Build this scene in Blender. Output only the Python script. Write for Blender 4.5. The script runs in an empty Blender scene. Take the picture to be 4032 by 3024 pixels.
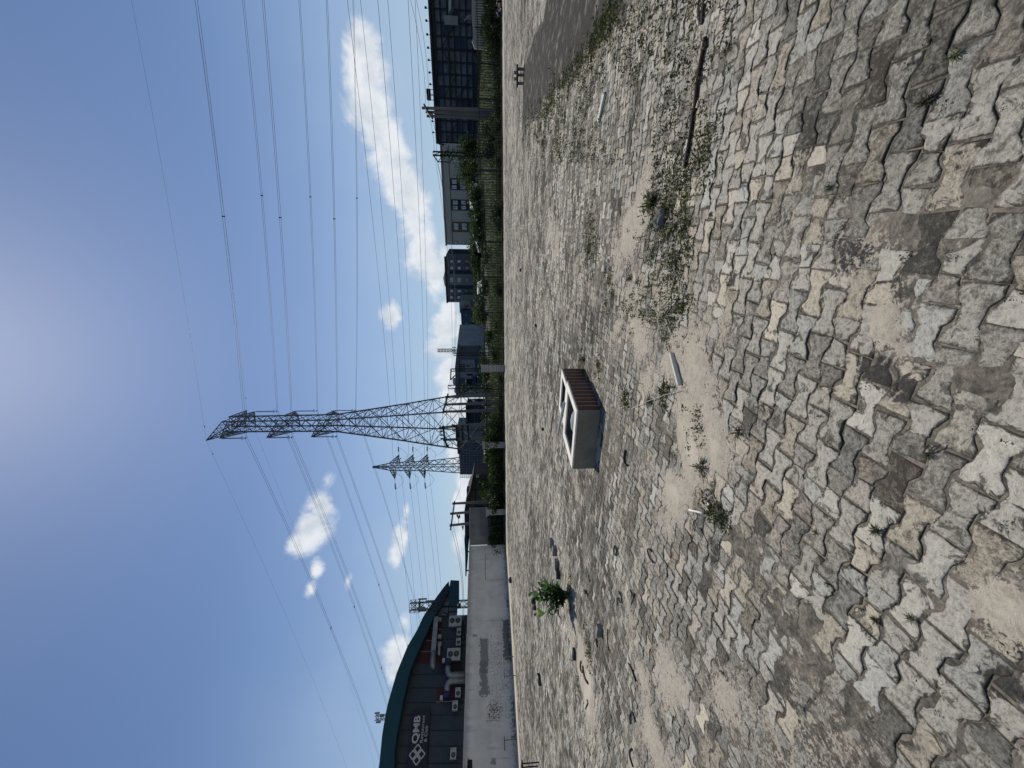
import bpy, math, random
import numpy as np
from mathutils import Vector, Matrix
R = math.radians
random.seed(7)
rng = np.random.default_rng(7)
scene = bpy.context.scene
C = scene.collection

# ---------------------------------------------------------------- camera
# The photograph is a portrait shot lying on its side: the camera is rolled a quarter turn.
F = 1530.0                      # focal length in pixels of the 4032 px long side
CAM = Vector((0, 0, 1.6))
PITCH, ROLL = R(4.2), 0.007
fwd = Vector((0, math.cos(PITCH), -math.sin(PITCH)))
up0 = Vector((0, math.sin(PITCH), math.cos(PITCH)))
right0 = Vector((1, 0, 0))
rc = right0 * math.cos(ROLL) - up0 * math.sin(ROLL)
uc = up0 * math.cos(ROLL) + right0 * math.sin(ROLL)
cd = bpy.data.cameras.new('camera')
cam = bpy.data.objects.new('camera', cd)
C.objects.link(cam)
M = Matrix.Identity(4)
for i in range(3):
    M[i][0] = -uc[i]
    M[i][1] = rc[i]
    M[i][2] = -fwd[i]
    M[i][3] = CAM[i]
cam.matrix_world = M
cd.sensor_fit = 'HORIZONTAL'
cd.sensor_width = 36
cd.lens = 36 * F / 4032
cd.clip_start = 0.05
cd.clip_end = 3000
scene.camera = cam


def ray(x, y):
    """world direction through photograph pixel (x, y)"""
    return rc * (1512 - y) + fwd * F + uc * (2016 - x)


def G(x, y, z=0.0):
    """ground point seen at a pixel"""
    d = ray(x, y)
    return CAM + d * ((z - CAM.z) / d.z)


def P(x, y, D):
    """point at depth D (world Y) seen at a pixel"""
    d = ray(x, y)
    return CAM + d * (D / d.y)


# ---------------------------------------------------------------- light
SUN_EL, SUN_AZ = R(54), R(4.5)      # azimuth from +Y towards +X
sv = Vector((math.sin(SUN_AZ) * math.cos(SUN_EL), math.cos(SUN_AZ) * math.cos(SUN_EL), math.sin(SUN_EL)))
sl = bpy.data.lights.new('sun', 'SUN')
sl.energy = 3.4
sl.angle = R(0.5)
sl.color = (1.0, 0.94, 0.83)
so = bpy.data.objects.new('sun', sl)
C.objects.link(so)
so.rotation_euler = sv.to_track_quat('Z', 'Y').to_euler()
so.location = (0, 0, 60)
scene.view_settings.view_transform = 'Standard'
scene.view_settings.look = 'None'
scene.view_settings.exposure = 0.0
scene.view_settings.gamma = 1.0
scene.cycles.max_bounces = 6
scene.cycles.diffuse_bounces = 3
scene.cycles.transparent_max_bounces = 8


# ---------------------------------------------------------------- node helper
class N:
    def __init__(s, nt):
        s.nt = nt

    def new(s, t, **kw):
        n = s.nt.nodes.new(t)
        for k, v in kw.items():
            setattr(n, k, v)
        return n

    def put(s, sock, v):
        if v is None:
            return
        if hasattr(v, 'is_output'):
            s.nt.links.new(v, sock)
        else:
            if isinstance(v, tuple) and len(v) == 3 and len(getattr(sock, 'default_value', (0, 0, 0))) == 4:
                v = (*v, 1)
            sock.default_value = v

    def math(s, op, a, b=None, c=None, clamp=False):
        n = s.new('ShaderNodeMath', operation=op, use_clamp=clamp)
        for i, v in enumerate((a, b, c)):
            s.put(n.inputs[i], v)
        return n.outputs[0]

    def vmath(s, op, a, b=None):
        n = s.new('ShaderNodeVectorMath', operation=op)
        s.put(n.inputs[0], a)
        if b is not None:
            s.put(n.inputs[1], b)
        return n.outputs['Value'] if op in ('LENGTH', 'DOT_PRODUCT', 'DISTANCE') else n.outputs[0]

    def mix(s, f, a, b, blend='MIX'):
        n = s.new('ShaderNodeMix', data_type='RGBA', blend_type=blend)
        s.put(n.inputs[0], f)
        s.put(n.inputs[6], a)
        s.put(n.inputs[7], b)
        return n.outputs[2]

    def noise(s, vec, scale, detail=4, rough=0.6, dist=0.0):
        n = s.new('ShaderNodeTexNoise')
        s.put(n.inputs['Vector'], vec)
        n.inputs['Scale'].default_value = scale
        n.inputs['Detail'].default_value = detail
        n.inputs['Roughness'].default_value = rough
        n.inputs['Distortion'].default_value = dist
        return n.outputs[0]

    def vor(s, vec, scale, feature='F1', out='Distance', rnd=1.0):
        n = s.new('ShaderNodeTexVoronoi', feature=feature)
        s.put(n.inputs['Vector'], vec)
        n.inputs['Scale'].default_value = scale
        n.inputs['Randomness'].default_value = rnd
        return n.outputs[out]

    def ss(s, v, a, b, lo=0.0, hi=1.0):
        n = s.new('ShaderNodeMapRange', interpolation_type='SMOOTHSTEP')
        s.put(n.inputs[0], v)
        for i, k in enumerate((a, b, lo, hi)):
            s.put(n.inputs[i + 1], k)
        return n.outputs[0]

    def ramp(s, f, stops, interp='LINEAR'):
        n = s.new('ShaderNodeValToRGB')
        n.color_ramp.interpolation = interp
        el = n.color_ramp.elements
        while len(el) < len(stops):
            el.new(0.5)
        for e, (p, c) in zip(el, stops):
            e.position = p
            e.color = (*c, 1) if len(c) == 3 else c
        s.put(n.inputs[0], f)
        return n.outputs[0]

    def attr(s, name, out='Fac'):
        return s.new('ShaderNodeAttribute', attribute_name=name).outputs[out]

    def sep(s, v):
        n = s.new('ShaderNodeSeparateXYZ')
        s.put(n.inputs[0], v)
        return n.outputs

    def comb(s, x, y, z):
        n = s.new('ShaderNodeCombineXYZ')
        for i, v in enumerate((x, y, z)):
            s.put(n.inputs[i], v)
        return n.outputs[0]

    def bump(s, h, strength=0.5, dist=0.01):
        n = s.new('ShaderNodeBump')
        n.inputs['Strength'].default_value = strength
        n.inputs['Distance'].default_value = dist
        s.put(n.inputs['Height'], h)
        return n.outputs[0]


# ---------------------------------------------------------------- sky with its clouds (by direction, at infinity)
w = bpy.data.worlds.new('World')
scene.world = w
w.use_nodes = True
w.node_tree.nodes.clear()
n = N(w.node_tree)
SKYMUL = (0.70, 0.775, 0.895)
sky = n.new('ShaderNodeTexSky', sky_type='NISHITA')
sky.sun_disc = False
sky.sun_elevation = SUN_EL
sky.sun_rotation = SUN_AZ
sky.altitude = 0
sky.air_density = 1.0
sky.dust_density = 0.30
sky.ozone_density = 1.0
gen = n.new('ShaderNodeTexCoord').outputs['Generated']
sx, sy, sz = n.sep(gen)
az = n.math('ARCTAN2', sx, sy)
elv = n.math('ARCSINE', sz)
ae = n.comb(az, elv, 0.0)


def px_ae(x, y):
    d = ray(x, y).normalized()
    return math.atan2(d.x, d.y), math.asin(d.z)


# cloud lumps: photograph pixel of the middle, half extent along the sky's azimuth and height (px), weight
CLOUDS = [
    # tall bank above the beige block
    (1420, 180, 95, 70, 1.0), (1420, 300, 115, 85, 1.0), (1450, 420, 110, 80, 1.0), (1500, 520, 90, 75, .95),
    (1540, 620, 110, 70, 1.0), (1580, 740, 120, 75, 1.0), (1630, 860, 120, 75, 1.0), (1660, 980, 120, 70, 1.0),
    (1715, 1090, 110, 55, .9),
    # bank right down on the horizon
    (1760, 1290, 60, 55, 1.0), (1745, 1375, 60, 60, 1.0), (1770, 1450, 70, 55, 1.0), (1780, 1530, 75, 55, 1.0),
    (1790, 1620, 80, 55, .95), (1765, 1215, 55, 40, .8), (1800, 1560, 160, 60, 1.0), (1770, 880, 60, 25, .9),
    (1750, 1010, 70, 30, .9), (1830, 1900, 180, 45, .75), (1815, 2080, 120, 42, .75), (1800, 1790, 60, 40, .9),
    (1800, 1960, 30, 16, .9),
    # loose puffs
    (1545, 1245, 62, 36, .95), (1290, 1900, 75, 50, .72), (1270, 1990, 80, 62, .9), (1220, 2080, 75, 75, .95), (1175, 2140, 60, 50, .95),
    (1245, 2250, 55, 40, .8), (1225, 2310, 55, 36, .78), (1600, 2010, 60, 26, .6), (1580, 2100, 70, 40, .78), (1560, 2180, 62, 36, .8),
    (1600, 2450, 80, 50, .7), (1570, 2560, 90, 60, .9), (1560, 2650, 70, 50, .85), (1370, 2290, 60, 30, .45),
]
best = None
for (cx, cy, hw, hh, wt) in CLOUDS:
    a0, e0 = px_ae(cx, cy)
    a1, _ = px_ae(cx, cy - hw)
    _, e1 = px_ae(cx - hh, cy)
    d = n.vmath('SUBTRACT', ae, (a0, e0, 0))
    d = n.vmath('MULTIPLY', d, (1 / max(abs(a1 - a0), .01), 1 / max(abs(e1 - e0), .008), 0))
    d = n.math('SUBTRACT', wt, n.math('MULTIPLY', n.vmath('LENGTH', d), 0.62))
    best = d if best is None else n.math('SMOOTH_MAX', best, d, 0.12)
cn = n.noise(gen, 9.5, 11, 0.64, 0.35)
cn2 = n.noise(n.vmath('ADD', gen, (0.006, 0.012, 0.03)), 9.5, 11, 0.64, 0.35)
fine = n.noise(gen, 4.5, 5, 0.55)
dens = n.math('ADD', best, n.math('MULTIPLY', n.math('SUBTRACT', cn, 0.5), 1.7))
cmask = n.ss(dens, 0.16, 0.68)
# soft milky air low down, thicker under the tall bank
low = n.ss(elv, 0.55, 0.02)
veil = n.math('MULTIPLY', low, n.ss(fine, 0.25, 0.75, 0.55, 1.0))
for (cx, cy, hw, hh, wt) in [(1560, 330, 420, 130, .85), (1640, 700, 430, 110, .9), (1720, 1150, 400, 90, .8), (1560, 60, 260, 110, .6), (1760, 1700, 700, 90, .5)]:
    a0, e0 = px_ae(cx, cy)
    a1, _ = px_ae(cx, cy - hw)
    _, e1 = px_ae(cx - hh, cy)
    d = n.vmath('MULTIPLY', n.vmath('SUBTRACT', ae, (a0, e0, 0)), (1 / abs(a1 - a0), 1 / abs(e1 - e0), 0))
    d = n.math('ADD', n.vmath('LENGTH', d), n.math('MULTIPLY', n.math('SUBTRACT', cn, 0.5), 0.5))
    veil = n.math('MAXIMUM', veil, n.ss(d, 1.15, 0.2, 0, wt))
shade = n.math('ADD', 0.55, n.math('MULTIPLY', n.math('SUBTRACT', cn, cn2), 2.6), clamp=True)
shade = n.math('ADD', shade, n.math('MULTIPLY', n.ss(dens, 1.1, 0.4), 0.30), clamp=True)
ccol = n.mix(shade, (4.6, 5.3, 6.2), (8.3, 8.6, 9.0))
skyc = n.mix(1.0, sky.outputs[0], SKYMUL, 'MULTIPLY')
base = n.mix(n.math('MULTIPLY', veil, 0.82), skyc, (4.3, 5.5, 6.9))
final = n.mix(n.math('MULTIPLY', cmask, 0.95), base, ccol)
bg = n.new('ShaderNodeBackground')
bg.inputs['Strength'].default_value = 0.10
n.put(bg.inputs['Color'], final)
wo = n.new('ShaderNodeOutputWorld')
n.put(wo.inputs['Surface'], bg.outputs[0])


# ---------------------------------------------------------------- object helpers
def tag(o, label=None, cat=None, group=None, kind=None):
    if label:
        o['label'] = label
    if cat:
        o['category'] = cat
    if group:
        o['group'] = group
    if kind:
        o['kind'] = kind
    return o


def empty(name, label, cat, loc, rz=0.0, group=None):
    o = bpy.data.objects.new(name, None)
    C.objects.link(o)
    o.location = loc
    o.rotation_euler = (0, 0, rz)
    o.empty_display_size = 0.2
    return tag(o, label, cat, group)


def copy_tree(o, parent=None):
    c = o.copy()
    C.objects.link(c)
    if parent:
        c.parent = parent
    for ch in list(o.children):
        copy_tree(ch, c)
    return c


class MB:
    """collects faces for ONE mesh object"""

    def __init__(s):
        s.v = []
        s.f = []
        s.sm = []

    def add(s, vs, fs, smooth=False):
        k = len(s.v)
        s.v += [tuple(q) for q in vs]
        s.f += [tuple(i + k for i in f) for f in fs]
        s.sm += [smooth] * len(fs)
        return s

    def box(s, c, size, rz=0.0, tilt=None):
        hx, hy, hz = size[0] / 2, size[1] / 2, size[2] / 2
        m = Matrix.Rotation(rz, 3, 'Z')
        if tilt is not None:
            m = tilt.to_3x3() @ m
        c = Vector(c)
        vs = [c + m @ Vector((a * hx, b * hy, d * hz)) for d in (-1, 1) for b in (-1, 1) for a in (-1, 1)]
        return s.add(vs, [(0, 2, 3, 1), (4, 5, 7, 6), (0, 1, 5, 4), (2, 6, 7, 3), (0, 4, 6, 2), (1, 3, 7, 5)])

    def span(s, a, b):
        return s.box([(a[i] + b[i]) / 2 for i in range(3)], [abs(b[i] - a[i]) for i in range(3)])

    def bar(s, p, q, w, d=None):
        p, q = Vector(p), Vector(q)
        ax = (q - p)
        if ax.length < 1e-6:
            return s
        ax.normalize()
        ref = Vector((0, 0, 1)) if abs(ax.z) < 0.9 else Vector((1, 0, 0))
        u = ax.cross(ref).normalized()
        v = ax.cross(u).normalized()
        d = d or w
        vs = []
        for e in (p, q):
            for a, b in ((-1, -1), (1, -1), (1, 1), (-1, 1)):
                vs.append(e + u * (a * w / 2) + v * (b * d / 2))
        return s.add(vs, [(0, 1, 5, 4), (1, 2, 6, 5), (2, 3, 7, 6), (3, 0, 4, 7), (3, 2, 1, 0), (4, 5, 6, 7)])

    def tube(s, pts, r, k=8, caps=True):
        pts = [Vector(p) for p in pts]
        rs = r if isinstance(r, (list, tuple)) else [r] * len(pts)
        vs = []
        prev = None
        for i, p in enumerate(pts):
            t = (pts[min(i + 1, len(pts) - 1)] - pts[max(i - 1, 0)]).normalized()
            if prev is None:
                ref = Vector((0, 0, 1)) if abs(t.z) < 0.9 else Vector((1, 0, 0))
                u = t.cross(ref).normalized()
            else:
                u = (prev - t * prev.dot(t)).normalized()
            prev = u
            v = t.cross(u)
            for j in range(k):
                a = 2 * math.pi * j / k
                vs.append(p + (u * math.cos(a) + v * math.sin(a)) * rs[i])
        fs = []
        for i in range(len(pts) - 1):
            for j in range(k):
                fs.append((i * k + j, i * k + (j + 1) % k, (i + 1) * k + (j + 1) % k, (i + 1) * k + j))
        s.add(vs, fs, True)
        if caps:
            b = len(s.v) - len(vs)
            s.f.append(tuple(b + j for j in reversed(range(k))))
            s.f.append(tuple(b + (len(pts) - 1) * k + j for j in range(k)))
            s.sm += [False, False]
        return s

    def lathe(s, prof, c=(0, 0, 0), k=16, axis='Z'):
        vs = []
        for (r, z) in prof:
            for j in range(k):
                a = 2 * math.pi * j / k
                q = (r * math.cos(a), r * math.sin(a), z)
                if axis == 'Y':
                    q = (q[0], q[2], q[1])
                vs.append((q[0] + c[0], q[1] + c[1], q[2] + c[2]))
        fs = [(i * k + j, i * k + (j + 1) % k, (i + 1) * k + (j + 1) % k, (i + 1) * k + j) for i in range(len(prof) - 1) for j in range(k)]
        s.add(vs, fs, True)
        b = len(s.v) - len(vs)
        s.f.append(tuple(b + j for j in reversed(range(k))))
        s.f.append(tuple(b + (len(prof) - 1) * k + j for j in range(k)))
        s.sm += [False, False]
        return s

    def prism(s, poly, y0, y1):
        """poly of (x, z) extruded along local y"""
        k = len(poly)
        vs = [(a, y0, b) for a, b in poly] + [(a, y1, b) for a, b in poly]
        fs = [tuple(range(k)), tuple(reversed(range(k, 2 * k)))]
        fs += [(i, i + k, (i + 1) % k + k, (i + 1) % k) for i in range(k)]
        return s.add(vs, fs)

    def slab(s, poly, z0, z1):
        """poly of (x, y) extruded along z"""
        k = len(poly)
        vs = [(a, b, z0) for a, b in poly] + [(a, b, z1) for a, b in poly]
        fs = [tuple(reversed(range(k))), tuple(range(k, 2 * k))]
        fs += [(i, (i + 1) % k, (i + 1) % k + k, i + k) for i in range(k)]
        return s.add(vs, fs)

    def build(s, name, m, parent=None, loc=None, bevel=0.0, recalc=True):
        me = bpy.data.meshes.new(name)
        me.from_pydata(s.v, [], s.f)
        me.polygons.foreach_set('use_smooth', s.sm)
        if recalc:
            import bmesh
            bm = bmesh.new()
            bm.from_mesh(me)
            bmesh.ops.recalc_face_normals(bm, faces=bm.faces)
            bm.to_mesh(me)
            bm.free()
        me.materials.append(m)
        o = bpy.data.objects.new(name, me)
        C.objects.link(o)
        if parent:
            o.parent = parent
        if loc is not None:
            o.location = loc
        if bevel:
            b = o.modifiers.new('bevel', 'BEVEL')
            b.width = bevel
            b.segments = 2
            b.limit_method = 'ANGLE'
        return o


class Plane:
    """a vertical facade: local x runs along it, local y away from the camera, local z up"""

    def __init__(s, O, ang):
        s.O = Vector((O[0], O[1], 0))
        s.ang = ang
        s.w = Vector((math.cos(ang), math.sin(ang), 0))
        s.n = Vector((-math.sin(ang), math.cos(ang), 0))

    @classmethod
    def through(cls, a, b):
        return cls((a.x, a.y), math.atan2(b.y - a.y, b.x - a.x))

    def px(s, x, y, dy=0.0):
        d = ray(x, y)
        t = (s.O + s.n * dy - CAM).dot(s.n) / d.dot(s.n)
        p = CAM + d * t
        return ((p - s.O).dot(s.w), p.z)

    def pt(s, a, z, dy=0.0):
        p = s.O + s.w * a + s.n * dy
        return Vector((p.x, p.y, z))

    def thing(s, name, label, cat, a=0.0, z=0.0, dy=0.0, group=None):
        return empty(name, label, cat, s.pt(a, z, dy), s.ang, group)


# ---------------------------------------------------------------- materials
def mat(name, col, rough=0.8, var=0.18, scale=3.0, metal=0.0, bump=0.0, spec=0.3, dirt=0.0, dirtcol=(0.03, 0.028, 0.025), streak=False):
    m = bpy.data.materials.new(name)
    m.use_nodes = True
    q = N(m.node_tree)
    b = m.node_tree.nodes['Principled BSDF']
    co = q.new('ShaderNodeTexCoord').outputs['Object']
    if streak:
        co = q.vmath('MULTIPLY', co, (1, 1, 0.18))
    f = q.noise(co, scale, 6, 0.65)
    f2 = q.noise(co, scale * 9, 4, 0.6)
    v = q.math('ADD', q.math('MULTIPLY', f, 0.7), q.math('MULTIPLY', f2, 0.3))
    lo = tuple(c * (1 - var * 1.6) for c in col)
    hi = tuple(min(1, c * (1 + var * 1.6)) for c in col)
    c = q.ramp(v, [(0.3, lo), (0.7, hi)])
    if dirt:
        c = q.mix(q.math('MULTIPLY', q.ss(q.noise(co, scale * 0.6, 8, 0.7), 0.5, 0.68), dirt), c, dirtcol)
    q.put(b.inputs['Base Color'], c)
    b.inputs['Roughness'].default_value = rough
    b.inputs['Metallic'].default_value = metal
    b.inputs['Specular IOR Level'].default_value = spec
    if bump:
        q.put(b.inputs['Normal'], q.bump(v, 0.6, bump))
    return m


def leafmat(name, stops, transl=0.35, rough=0.55):
    m = bpy.data.materials.new(name)
    m.use_nodes = True
    q = N(m.node_tree)
    b = m.node_tree.nodes['Principled BSDF']
    c = q.ramp(q.attr('tone'), stops)
    q.put(b.inputs['Base Color'], c)
    b.inputs['Roughness'].default_value = rough
    b.inputs['Specular IOR Level'].default_value = 0.3
    t = q.new('ShaderNodeBsdfTranslucent')
    q.put(t.inputs['Color'], q.mix(1.0, c, (1.25, 1.35, 0.6), 'MULTIPLY'))
    x = q.new('ShaderNodeMixShader')
    x.inputs[0].default_value = transl
    m.node_tree.links.new(b.outputs[0], x.inputs[1])
    m.node_tree.links.new(t.outputs[0], x.inputs[2])
    m.node_tree.links.new(x.outputs[0], m.node_tree.nodes['Material Output'].inputs['Surface'])
    return m


def glassmat(name, col, rough=0.15):
    m = bpy.data.materials.new(name)
    m.use_nodes = True
    q = N(m.node_tree)
    b = m.node_tree.nodes['Principled BSDF']
    co = q.new('ShaderNodeTexCoord').outputs['Object']
    f = q.noise(co, 1.3, 5, 0.6)
    q.put(b.inputs['Base Color'], q.ramp(f, [(0.35, tuple(c * 0.35 for c in col)), (0.62, col)]))
    b.inputs['Roughness'].default_value = rough
    b.inputs['Specular IOR Level'].default_value = 0.7
    return m


STEEL = mat('galvanised_steel', (0.10, 0.105, 0.11), 0.6, 0.2, 2.0, 0.3)
STEEL2 = mat('weathered_steel', (0.16, 0.165, 0.17), 0.6, 0.2, 2.0, 0.3)
WIRE = mat('conductor_aluminium', (0.09, 0.095, 0.11), 0.6, 0.1, 1.0)
PORC = mat('insulator_glaze', (0.05, 0.05, 0.055), 0.35, 0.1, 5.0)
CONC = mat('grey_concrete', (0.26, 0.25, 0.23), 0.9, 0.22, 3.0, 0, 0.01, 0.2, 0.35, streak=True)
POLE = mat('pole_concrete', (0.17, 0.155, 0.14), 0.9, 0.22, 2.0, 0, 0.005, 0.2, 0.3, streak=True)
BLACK = mat('black_iron', (0.012, 0.013, 0.014), 0.55, 0.2, 6.0)
RUBBER = mat('black_rubber', (0.018, 0.019, 0.021), 0.7, 0.35, 20.0, 0, 0.003)
WOOD = mat('dark_wood', (0.065, 0.042, 0.03), 0.85, 0.45, 14.0, 0, 0.004)
PALEWOOD = mat('pale_timber', (0.55, 0.5, 0.42), 0.85, 0.2, 20.0, 0, 0.003)
BRICK = mat('cement_brick', (0.22, 0.21, 0.195), 0.95, 0.3, 14.0, 0, 0.01, 0.1, 0.4)
STONE = mat('rubble_stone', (0.20, 0.185, 0.165), 0.95, 0.35, 18.0, 0, 0.02, 0.1, 0.3)
DARKSTONE = mat('dark_rubble', (0.045, 0.045, 0.048), 0.95, 0.35, 18.0, 0, 0.02)
WHITEMETAL = mat('ac_casing', (0.36, 0.355, 0.33), 0.55, 0.16, 4.0, 0, 0, 0.3, 0.5, (0.13, 0.12, 0.10), streak=True)
GRILLE = mat('fan_grille', (0.055, 0.06, 0.065), 0.6, 0.2, 20.0)
GALV = mat('galvanised_duct', (0.22, 0.225, 0.23), 0.5, 0.25, 3.0, 0.5)
BLUE = mat('blue_motor', (0.008, 0.018, 0.075), 0.5, 0.2, 3.0)
GLASS = glassmat('window_glass', (0.40, 0.46, 0.54))  # sky reflection painted into the pale mottled pane colour
DGLASS = glassmat('dark_window_glass', (0.05, 0.06, 0.075))
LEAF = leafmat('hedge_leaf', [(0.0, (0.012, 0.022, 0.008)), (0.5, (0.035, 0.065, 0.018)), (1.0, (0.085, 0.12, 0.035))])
GRASSM = leafmat('lawn_blade', [(0.0, (0.022, 0.034, 0.010)), (0.5, (0.06, 0.078, 0.024)), (1.0, (0.13, 0.135, 0.055))], 0.3)
WEEDM = leafmat('weed_leaf', [(0.0, (0.03, 0.028, 0.016)), (0.35, (0.06, 0.06, 0.03)), (0.7, (0.085, 0.11, 0.035)), (1.0, (0.16, 0.14, 0.075))], 0.3)
BIGLEAF = leafmat('broad_leaf', [(0.0, (0.035, 0.075, 0.02)), (0.6, (0.075, 0.14, 0.045)), (1.0, (0.15, 0.21, 0.09))], 0.42, 0.4)

# ---------------------------------------------------------------- yard: ground sheet, interlocking pavers, blown sand
def _hash(ix, iy, seed):
    h = (ix.astype(np.int64) * 374761393 + iy.astype(np.int64) * 668265263 + seed * 974711) & 0xFFFFFFFF
    h = ((h ^ (h >> 13)) * 1274126177) & 0xFFFFFFFF
    return ((h ^ (h >> 16)) & 0xFFFF) / 65535.0


def vnoise(x, y, seed=0):
    ix, iy = np.floor(x), np.floor(y)
    fx, fy = x - ix, y - iy
    fx, fy = fx * fx * (3 - 2 * fx), fy * fy * (3 - 2 * fy)
    a, b = _hash(ix, iy, seed), _hash(ix + 1, iy, seed)
    c, d = _hash(ix, iy + 1, seed), _hash(ix + 1, iy + 1, seed)
    return (a * (1 - fx) + b * fx) * (1 - fy) + (c * (1 - fx) + d * fx) * fy


def fbm(x, y, seed=0, o=4):
    t, a, s = 0, 0.5, 0
    for i in range(o):
        t = t + a * vnoise(x * 2 ** i + 17.3 * i, y * 2 ** i - 9.1 * i, seed + i)
        s += a
        a *= 0.55
    return t / s


def blobs(X, Y, lst):
    out = np.zeros_like(X)
    for (px, py, rx, ry, st) in lst:
        g = G(px, py)
        q = ((X - g.x) / rx) ** 2 + ((Y - g.y) / ry) ** 2
        out = np.maximum(out, st * np.exp(-q * 0.7))
    return out


WALL_A, WALL_B = G(2039, 3024), G(1990, 2144)          # foot of the white wall
SAND = [(2480, 960, .5, .5, .85), (2520, 820, .35, .4, .8), (2480, 1120, .4, .4, .75), (2500, 1300, .35, .35, .85),
        (2440, 1250, .3, .3, .65), (2650, 1420, .2, .2, .85), (2740, 1480, .28, .22, .95), (2790, 1560, .22, .16, .85),
        (2700, 1640, .32, .22, .95), (2820, 1750, .3, .2, 1), (2740, 1800, .28, .26, 1), (2660, 1960, .28, .3, 1),
        (2620, 2060, .2, .3, .95), (2770, 1950, .2, .2, .75), (2900, 1700, .2, .15, .7), (2560, 640, .5, .35, .72), (2760, 520, .32, .16, .7),
        (3480, 1310, .10, .07, 1.05), (3560, 1380, .07, .05, .8), (3970, 2400, .10, .12, 1.2), (3880, 2300, .07, .08, .8),
        (2620, 2680, .5, .5, .75), (2530, 2720, .6, .5, .66), (2560, 2900, .5, .6, .66), (2290, 2620, .45, .4, 1.25),
        (2315, 2740, .55, .35, 1.3), (2260, 2480, .5, .28, 1.0), (2248, 2370, .5, .3, 1.1), (2600, 1150, .3, .3, .6), (2560, 1500, .25, .3, .55)]
BURN = [(3370, 1000, .075, .10, 1.1), (3300, 960, .05, .05, .7), (3440, 1450, .05, .055, 1.6), (3500, 1490, .045, .045, 1.5), (3555, 1540, .06, .045, 1.3),
        (3950, 2690, .05, .045, 1.3), (2880, 1120, .12, .06, .8), (2900, 1350, .1, .08, .6), (2810, 2180, .14, .07, .9),
        (3000, 1640, .12, .08, .6), (3620, 300, .25, .12, .5), (3300, 700, .2, .12, .45), (3780, 620, .2, .08, .5), (3150, 2100, .2, .12, .5),
        (2960, 2700, .3, .2, .5), (2700, 2500, .4, .3, .4), (3200, 2900, .2, .15, .5), (2480, 560, .55, .12, .62), (2505, 440, .4, .14, .58), (2530, 690, .3, .1, .5), (2640, 1330, .2, .1, .55), (2760, 1850, .12, .1, .5), (2740, 2080, .18, .1, .6), (3080, 850, .12, .1, .6), (3180, 620, .15, .1, .55), (3700, 900, .12, .06, .55), (3850, 1500, .08, .05, .6)]
MUD = [(4.1, 4.2), (4.9, 5.5), (6.4, 8.2), (8.0, 11.4), (10.0, 15.1), (11.9, 14.8), (10.3, 11.6), (8.9, 8.9), (9.5, 6.0), (6.5, 4.0)]


def sstep(v, a, b):
    t = np.clip((v - a) / (b - a), 0, 1)
    return t * t * (3 - 2 * t)


def polydist(X, Y, poly):
    """signed distance, positive inside"""
    d = np.full_like(X, 1e9)
    ins = np.zeros(X.shape, bool)
    k = len(poly)
    for i in range(k):
        ax, ay = poly[i]
        bx, by = poly[(i + 1) % k]
        t = np.clip(((X - ax) * (bx - ax) + (Y - ay) * (by - ay)) / ((bx - ax) ** 2 + (by - ay) ** 2), 0, 1)
        d = np.minimum(d, np.hypot(X - ax - t * (bx - ax), Y - ay - t * (by - ay)))
        c = ((ay > Y) != (by > Y)) & (X < (bx - ax) * (Y - ay) / (by - ay + 1e-12) + ax)
        ins ^= c
    return np.where(ins, d, -d)


def masks(X, Y):
    s = blobs(X, Y, SAND)
    s = np.maximum(s, 0.15 + (.70 + .05 * np.clip((Y - 5) / 8, 0, 1)) * (fbm(X * .55, Y * .55, 5) - .25))
    ax, ay, bx, by = WALL_A.x, WALL_A.y, WALL_B.x, WALL_B.y
    L = math.hypot(bx - ax, by - ay)
    dw = ((X - ax) * (by - ay) - (Y - ay) * (bx - ax)) / L      # distance from the wall, yard side positive
    s = np.maximum(s, 1.35 * np.exp(-np.maximum(dw - 1.6, 0) ** 2 / 1.2))
    s = np.maximum(s, (.72 + .4 * sstep(X, 16, 24) + .4 * sstep(-X, 2, 8)) * np.exp(-((Y - 28.4) / 1.5) ** 2))
    s = s + (fbm(X * 2.4, Y * 2.4, 11, 6) - .5) * 1.25
    b = blobs(X, Y, BURN) + np.clip(fbm(X * 1.7, Y * 1.7, 23) - .5, 0, 1) * .55
    mud = np.clip(polydist(X, Y, MUD) / .35 + .5 + (fbm(X * 1.1, Y * 1.1, 31) - .5) * 1.6, 0, 1)
    tone = (fbm(X * .35, Y * .35, 41, 4) - .5) * .5 + (fbm(X * .9 + Y * .4, Y * 1.3, 43, 4) - .5) * (.26 + .5 * np.clip((Y - 5) / 6, 0, 1))
    tone += .10 * np.exp(-(((X - .2) / 1.6) ** 2 + ((Y - 2.2) / .9) ** 2))
    tone -= .20 * np.exp(-(((X - 1.5) / 1.0) ** 2 + ((Y - 1.4) / .6) ** 2))
    tone -= .07 * np.clip((Y - 5) / 5, 0, 1)
    tone -= .06 * np.exp(-(((X + 3) / 2) ** 2 + ((Y - 2.6) / 1.4) ** 2))
    s = s - mud * .75
    return s, b, mud, tone


PL, PW, PA = .215, .106, .0145
PDIR = np.array([math.cos(R(-21)), math.sin(R(-21))])
PNRM = np.array([-PDIR[1], PDIR[0]])
YMAX = 17.0
outline = np.array([(0, PW / 2 + PA), (.17 * PL, PW / 2 + PA), (.26 * PL, PW / 2), (.34 * PL, PW / 2 - PA), (.66 * PL, PW / 2 - PA), (.74 * PL, PW / 2), (.83 * PL, PW / 2 + PA), (PL, PW / 2 + PA)])
outline = np.vstack([outline, outline[::-1] * [1, -1]])        # 16 corners, clockwise
cen = outline.mean(0)
K = len(outline)


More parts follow.
